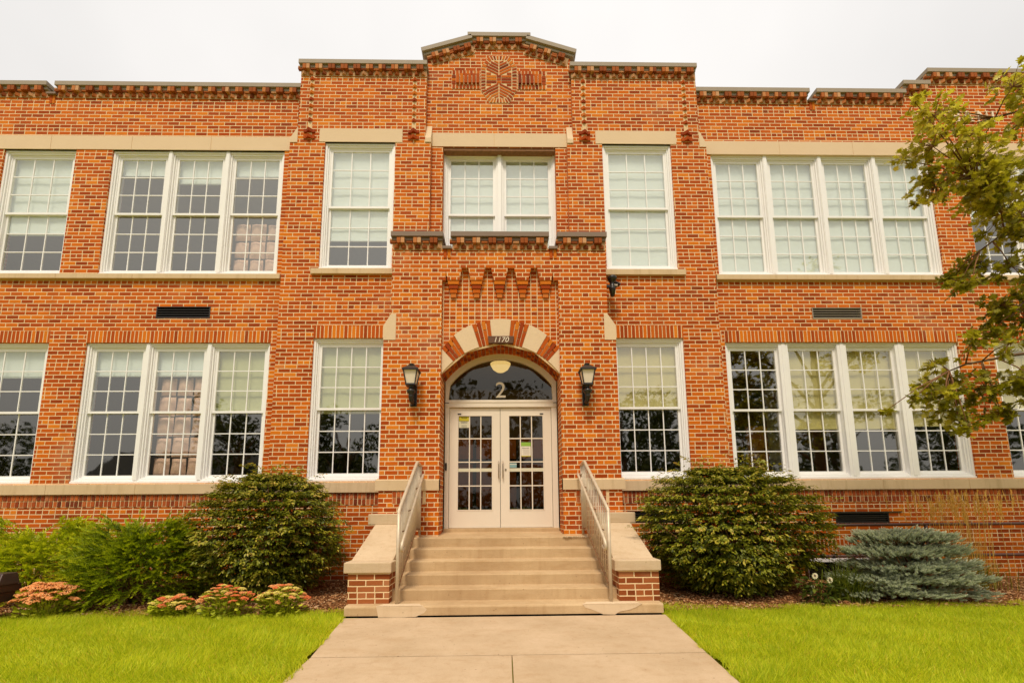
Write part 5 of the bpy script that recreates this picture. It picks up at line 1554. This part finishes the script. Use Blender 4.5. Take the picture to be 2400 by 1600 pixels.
for (x, y, z) in ((3.96, -1.79, .395), (4.14, -1.80, .345), (3.93, -1.78, .26), (4.12, -1.72, .46), (4.26, -1.76, .33)):
    mb.tube([(4.05, -1.72, 0.0), (x * .6 + 4.05 * .4, y, z * .6), (x, y, z)], .004, M['cone_leaf'], 5, False)
mb.build('stem', cf)
M['petal'] = plain('cream_petal', (0.80, 0.72, 0.48), .7, vary=.05)
for (x, y, z) in ((3.96, -1.79, .395), (4.14, -1.80, .345), (3.93, -1.78, .26)):
    mb = MB(); s = .042 if z > .3 else .026
    for k in range(11):
        a = 2 * math.pi * k / 11
        e = Vector((math.cos(a), -.35, math.sin(a) * .95)).normalized(); w = Vector((-math.sin(a), 0, math.cos(a))) * s * .2
        c = Vector((x, y, z)); p1 = c + e * s * .55; p2 = c + e * s + Vector((0, .008, -.006))
        mb.poly([c - w * .5, p1 - w, p2 - w * .6, p2 + w * .6, p1 + w, c + w * .5], M['petal'])
    mb.lathe((x, y - .008, z - s * .25), [(0, 0), (s * .28, s * .05), (s * .3, s * .25), (s * .15, s * .5), (0, s * .52)], M['pipe'], 8)
    mb.build('flower', cf)

# landscape flood light at the left edge
gl = empty('garden_floodlight', (-5.93, -2.0, 0), 'dark bronze garden floodlight with ribbed hood at lower left edge', 'floodlight')
DB = plain('bronze_casting', (0.05, 0.025, 0.018), .45, .2, .4, .25)
mb = MB(); mb.box(-6.14, -5.82, -2.16, -1.86, .33, .42, DB); mb.hexa([(-6.12, -2.14, .42), (-5.80, -2.14, .42), (-5.80, -1.9, .42), (-6.12, -1.9, .42), (-6.12, -2.06, .55), (-5.845, -2.06, .55), (-5.845, -1.9, .55), (-6.12, -1.9, .55)], DB); mb.build('housing', gl, bevel=.008)
mb = MB()
for k in range(8): mb.box(-6.10 + k * .032, -6.085 + k * .032, -2.155, -2.08, .43, .53, M['void'])
mb.build('hood_rib', gl)
mb = MB(); mb.box(-6.12, -5.84, -2.14, -1.9, .22, .33, DB); mb.build('ballast_box', gl, bevel=.008)
mb = MB(); mb.tube([(-5.97, -2.02, -.02), (-5.97, -2.02, .25)], .035, DB, 10); mb.build('post', gl, True)

gl.location.x -= 0.10

# ------------------------------------------------------------------ oak at the right edge
oak = empty('oak_tree', (8.1, -3.1, 0), 'young oak reaching lobed green leaves in from the right edge', 'tree')
OLV = [(0, 0), (.10, .06), (.14, .16), (.30, .22), (.15, .33), (.40, .44), (.45, .53), (.18, .56), (.38, .73), (.30, .80), (.13, .78), (.10, .95), (0, 1.0)]
ov = [(x, y, .10 * x) for x, y in OLV] + [(-x, y, .10 * x) for x, y in OLV[1:-1]] + [(0, .3, 0), (0, .55, -.01), (0, .8, -.03)]
nR = len(OLV); iL = lambda k: (0 if k == 0 else (nR - 1 if k == nR - 1 else nR - 1 + k))
mids = [len(ov) - 3, len(ov) - 2, len(ov) - 1]
of = []
spine = lambda k: mids[0] if k < 4 else (mids[1] if k < 7 else mids[2])
for k in range(nR - 1):
    s1, s2 = spine(k), spine(k + 1)
    of.append((k, k + 1, s1)); of.append((iL(k + 1), iL(k), s1))
    if s1 != s2: of.append((k + 1, s2, s1)); of.append((iL(k + 1), s1, s2))
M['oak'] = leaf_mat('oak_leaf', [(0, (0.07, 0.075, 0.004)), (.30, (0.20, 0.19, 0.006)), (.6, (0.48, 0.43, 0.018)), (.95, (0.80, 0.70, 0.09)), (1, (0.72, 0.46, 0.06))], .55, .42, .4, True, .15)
LIMBS = [  # path points and radius at the start
    ([(8.1, -3.1, 2.2), (7.3, -3.0, 2.75), (6.4, -2.85, 3.02), (5.75, -2.8, 2.95), (5.25, -2.75, 2.86), (5.0, -2.7, 2.76)], .03),
    ([(8.1, -3.1, 3.0), (7.3, -3.0, 3.7), (6.5, -2.9, 4.2), (5.9, -2.8, 4.45), (5.4, -2.8, 4.1)], .032),
    ([(8.1, -3.1, 3.6), (7.4, -3.0, 4.4), (6.7, -2.9, 4.95), (6.0, -2.85, 5.1), (5.4, -2.8, 5.15)], .04),
    ([(8.1, -3.1, 4.4), (7.6, -3.0, 5.2), (7.0, -2.9, 5.9), (6.4, -2.85, 6.05), (5.8, -2.8, 5.9)], .04),
    ([(8.1, -3.1, 3.2), (7.2, -2.9, 3.6), (6.5, -2.8, 3.75), (6.0, -2.8, 3.6), (5.8, -2.8, 3.4)], .028),
    ([(8.1, -3.1, 4.6), (8.2, -3.0, 5.8), (8.0, -3.0, 6.8), (7.4, -3.0, 7.2)], .05),
    ([(8.1, -3.1, 3.9), (9.0, -3.3, 4.8), (9.8, -3.4, 5.6)], .05),
    ([(8.1, -3.1, 4.1), (8.3, -2.4, 5.0), (8.2, -1.8, 5.8)], .045),
]
mb = MB(); mb.tube([(8.1, -3.1, -.05), (8.12, -3.1, 1.2), (8.08, -3.1, 2.6), (8.12, -3.08, 4.0), (8.1, -3.05, 5.2), (8.15, -3.0, 6.6)], [.17, .14, .12, .10, .07, .03], M['bark'], 12)
mb.build('trunk', oak, True)
g = np.random.default_rng(71)
clumps = []                                          # centre, radius, count
def cl(u, v, r, n, y=-2.8):                          # plan position along the facade and height, metres
    clumps.append((np.array([u + .06, y, v]), r, n))
# upper spray
for x, z, r, n in ((4.78, 5.95, .16, 16), (4.95, 5.75, .20, 30), (5.15, 5.90, .22, 34), (5.0, 5.45, .22, 40), (5.28, 5.50, .26, 60), (5.55, 5.30, .28, 80), (5.05, 5.2, .2, 36),
                   (5.12, 5.05, .26, 70), (5.42, 4.95, .26, 80), (5.72, 5.0, .30, 90), (6.0, 5.2, .32, 100), (5.55, 4.72, .20, 50), (5.45, 4.82, .20, 44), (6.2, 4.85, .32, 100), (5.85, 5.55, .28, 60), (6.1, 5.8, .28, 60),
                   (5.35, 6.18, .14, 12), (5.6, 6.05, .16, 14), (5.95, 6.15, .22, 34), (6.2, 6.3, .22, 34), (4.84, 5.45, .15, 18), 
                   (6.6, 5.3, .4, 120), (7.1, 5.6, .5, 140), (6.8, 4.7, .4, 110), (7.3, 6.4, .5, 120),
                   # middle
                   (5.78, 4.42, .22, 69), (6.05, 4.45, .26, 90), (5.55, 4.15, .20, 46), (5.80, 4.0, .22, 50), (6.2, 4.2, .28, 50), (5.28, 3.85, .15, 26), (5.10, 3.72, .12, 18), (5.42, 4.02, .16, 30),
                   (5.85, 3.62, .22, 75), (6.05, 3.4, .24, 90), (5.75, 3.30, .16, 26), (6.15, 3.8, .24, 46), (6.6, 3.9, .35, 80), (6.6, 3.3, .3, 70),
                   # low
                   (5.15, 3.05, .17, 24), (4.98, 2.92, .12, 14), (5.38, 3.0, .16, 22), (4.85, 2.62, .18, 36), (5.10, 2.62, .22, 56), (5.35, 2.58, .22, 60), (5.62, 2.58, .22, 60), (5.85, 2.52, .22, 60), (4.68, 2.45, .15, 24), (4.95, 2.35, .16, 34), (5.25, 2.32, .18, 46), (5.5, 2.30, .17, 40), (5.95, 2.25, .18, 44),
                   (4.34, 2.42, .10, 8), (4.22, 2.34, .09, 7), (4.92, 2.10, .11, 14), (5.0, 2.18, .08, 8), (6.1, 2.75, .2, 34), (6.4, 2.6, .3, 60),
                   (7.4, 3.0, .5, 120), (8.6, 5.0, .7, 180), (9.4, 5.4, .7, 160), (8.1, 6.4, .7, 180), (8.2, 7.2, .6, 140)):
    cl(x, z, r, n, -2.8 + .25 * math.sin(x * 5 + z * 3))
pos, dr, up_, sc_, tn = [], [], [], [], []
tw = MB()
limbpts = [Vector(a).lerp(Vector(b), t) for pth, _r in LIMBS for a, b in zip(pth, pth[1:]) for t in (0.0, .33, .66)]
for c, r, n in clumps:
    nt_ = max(2, int(n / 2.0))
    near = min(limbpts, key=lambda q: (q - Vector(c)).length)
    tw.tube([near, near.lerp(Vector(c), .5) + Vector((0, 0, .03)), Vector(c)], [.009, .006, .004], M['twig'], 5)
    for k in range(nt_):
        dv = g.normal(size=3); dv /= np.linalg.norm(dv); dv[1] *= 1.2
        e = c + dv * r * g.uniform(.45, 1.15)
        tw.tube([Vector(c), Vector(c + (e - c) * .5 + np.array([0, 0, .02])), Vector(e)], [.004, .003, .002], M['twig'], 4, False)
        m = 6; tt = .06 + g.random() ** 1.2 * .55 + .34 * max(0.0, min(1.0, (c[2] - 4.3) / 1.5))  # higher clumps lighter: light through the leaves put into their tone
        ax = (e - c) / (np.linalg.norm(e - c) + 1e-6)
        for i in range(m):
            b = e - ax * .10 * g.random()
            d = ax * .6 + g.normal(size=3) * .75 + np.array([0, 0, -.25])
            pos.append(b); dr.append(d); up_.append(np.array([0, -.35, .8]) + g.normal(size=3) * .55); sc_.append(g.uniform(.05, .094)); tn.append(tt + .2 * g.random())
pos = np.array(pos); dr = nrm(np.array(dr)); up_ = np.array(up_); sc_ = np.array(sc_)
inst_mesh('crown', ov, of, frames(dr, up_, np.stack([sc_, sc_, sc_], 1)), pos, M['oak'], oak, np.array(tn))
for pth, r0 in LIMBS:
    nn_ = len(pth); tw.tube(pth, [r0 * (1 - .8 * i / (nn_ - 1)) for i in range(nn_)], M['bark'], 8)
tw.build('branches', oak, True)

# ------------------------------------------------------------------ across the street (mirrored in the glass)
M['far_leaf'] = leaf_mat('street_tree_leaf', [(0, (0.02, 0.03, 0.003)), (.5, (0.05, 0.065, 0.006)), (1, (0.11, 0.12, 0.012))], .2)
def street_tree(x, y, h, r, label, seed):
    g = np.random.default_rng(seed)
    t = empty('street_tree', (x, y, -.03), label, 'tree', 'trees across the street')
    mb = MB(); mb.tube([(x, y, -.05), (x + .1, y, h * .35), (x, y, h * .75)], [.35, .25, .08], M['bark'], 10)
    for k in range(7):
        a = k * 2.4; mb.tube([(x + .05, y, h * (.3 + .04 * k)), (x + r * .5 * math.cos(a), y + r * .5 * math.sin(a), h * (.5 + .05 * k))], [.12, .04], M['bark'], 6)
    mb.build('trunk', t, True)
    n = 3600
    cc = np.stack([x + r * .6 * g.normal(size=26), y + r * .5 * g.normal(size=26), h * g.uniform(.10, .92, 26)], 1)
    cr = r * g.uniform(.22, .42, 26)
    k = g.integers(26, size=n)
    p = cc[k] + rand_dirs(n) * (cr[k] * g.random(n) ** .4)[:, None]
    s = g.uniform(.25, .5, n)
    inst_mesh('crown', leaf_v, leaf_f, frames(rand_dirs(n), rand_dirs(n), np.stack([s * .7, s, s], 1)), p, M['far_leaf'], t)
for i, (x, y, h, r, lb) in enumerate(((-26, -34, 12, 4.2, 'street tree in front of the house across the road'), (11, -32, 12, 4.5, 'street tree opposite the porch pier across the road'), (19, -38, 13, 4.5, 'broad street tree opposite the right bay across the road'), (27, -36, 15, 5, 'tallest street tree opposite the right wing across the road'), (36, -38, 14, 5, 'street tree opposite the oak across the road'),
                                      (47, -37, 13, 5, 'street tree farthest right across the road'), (0, -27, 11, 4.2, 'low street tree straight opposite the doors'), (-15, -33, 10.5, 4, 'street tree opposite the left bay beside the house'), (-58, -40, 11, 5, 'street tree farthest left across the road'))):
    street_tree(x, y, h, r, lb, 80 + i)
hs_ = empty('house', (-34, -46, 0), 'long low brown house with dark roof across the street', 'house')
mb = MB(); mb.box(-50, -20, -54, -44, -.1, 3.6, M['pipe']); mb.build('wall', hs_)
mb = MB(); mb.prism_yz([(-55, 3.6), (-43.2, 3.6), (-49, 8.8)][::1], -50.8, -19.2, M['asphalt']); mb.build('roof', hs_)
for x in (-46, -40, -34, -28, -24):
    mb = MB(); mb.box(x - .8, x + .8, -44.0, -43.9, 1.0, 2.6, M['white']); f = mb.build('window', hs_)
    mb = MB(); mb.box(x - .7, x + .7, -43.9, -43.88, 1.1, 2.5, M['void']); mb.build('pane', f)
mb = MB(); mb.box(-37.6, -36.6, -44.0, -43.92, 0, 2.1, M['wood']); mb.build('door', hs_)
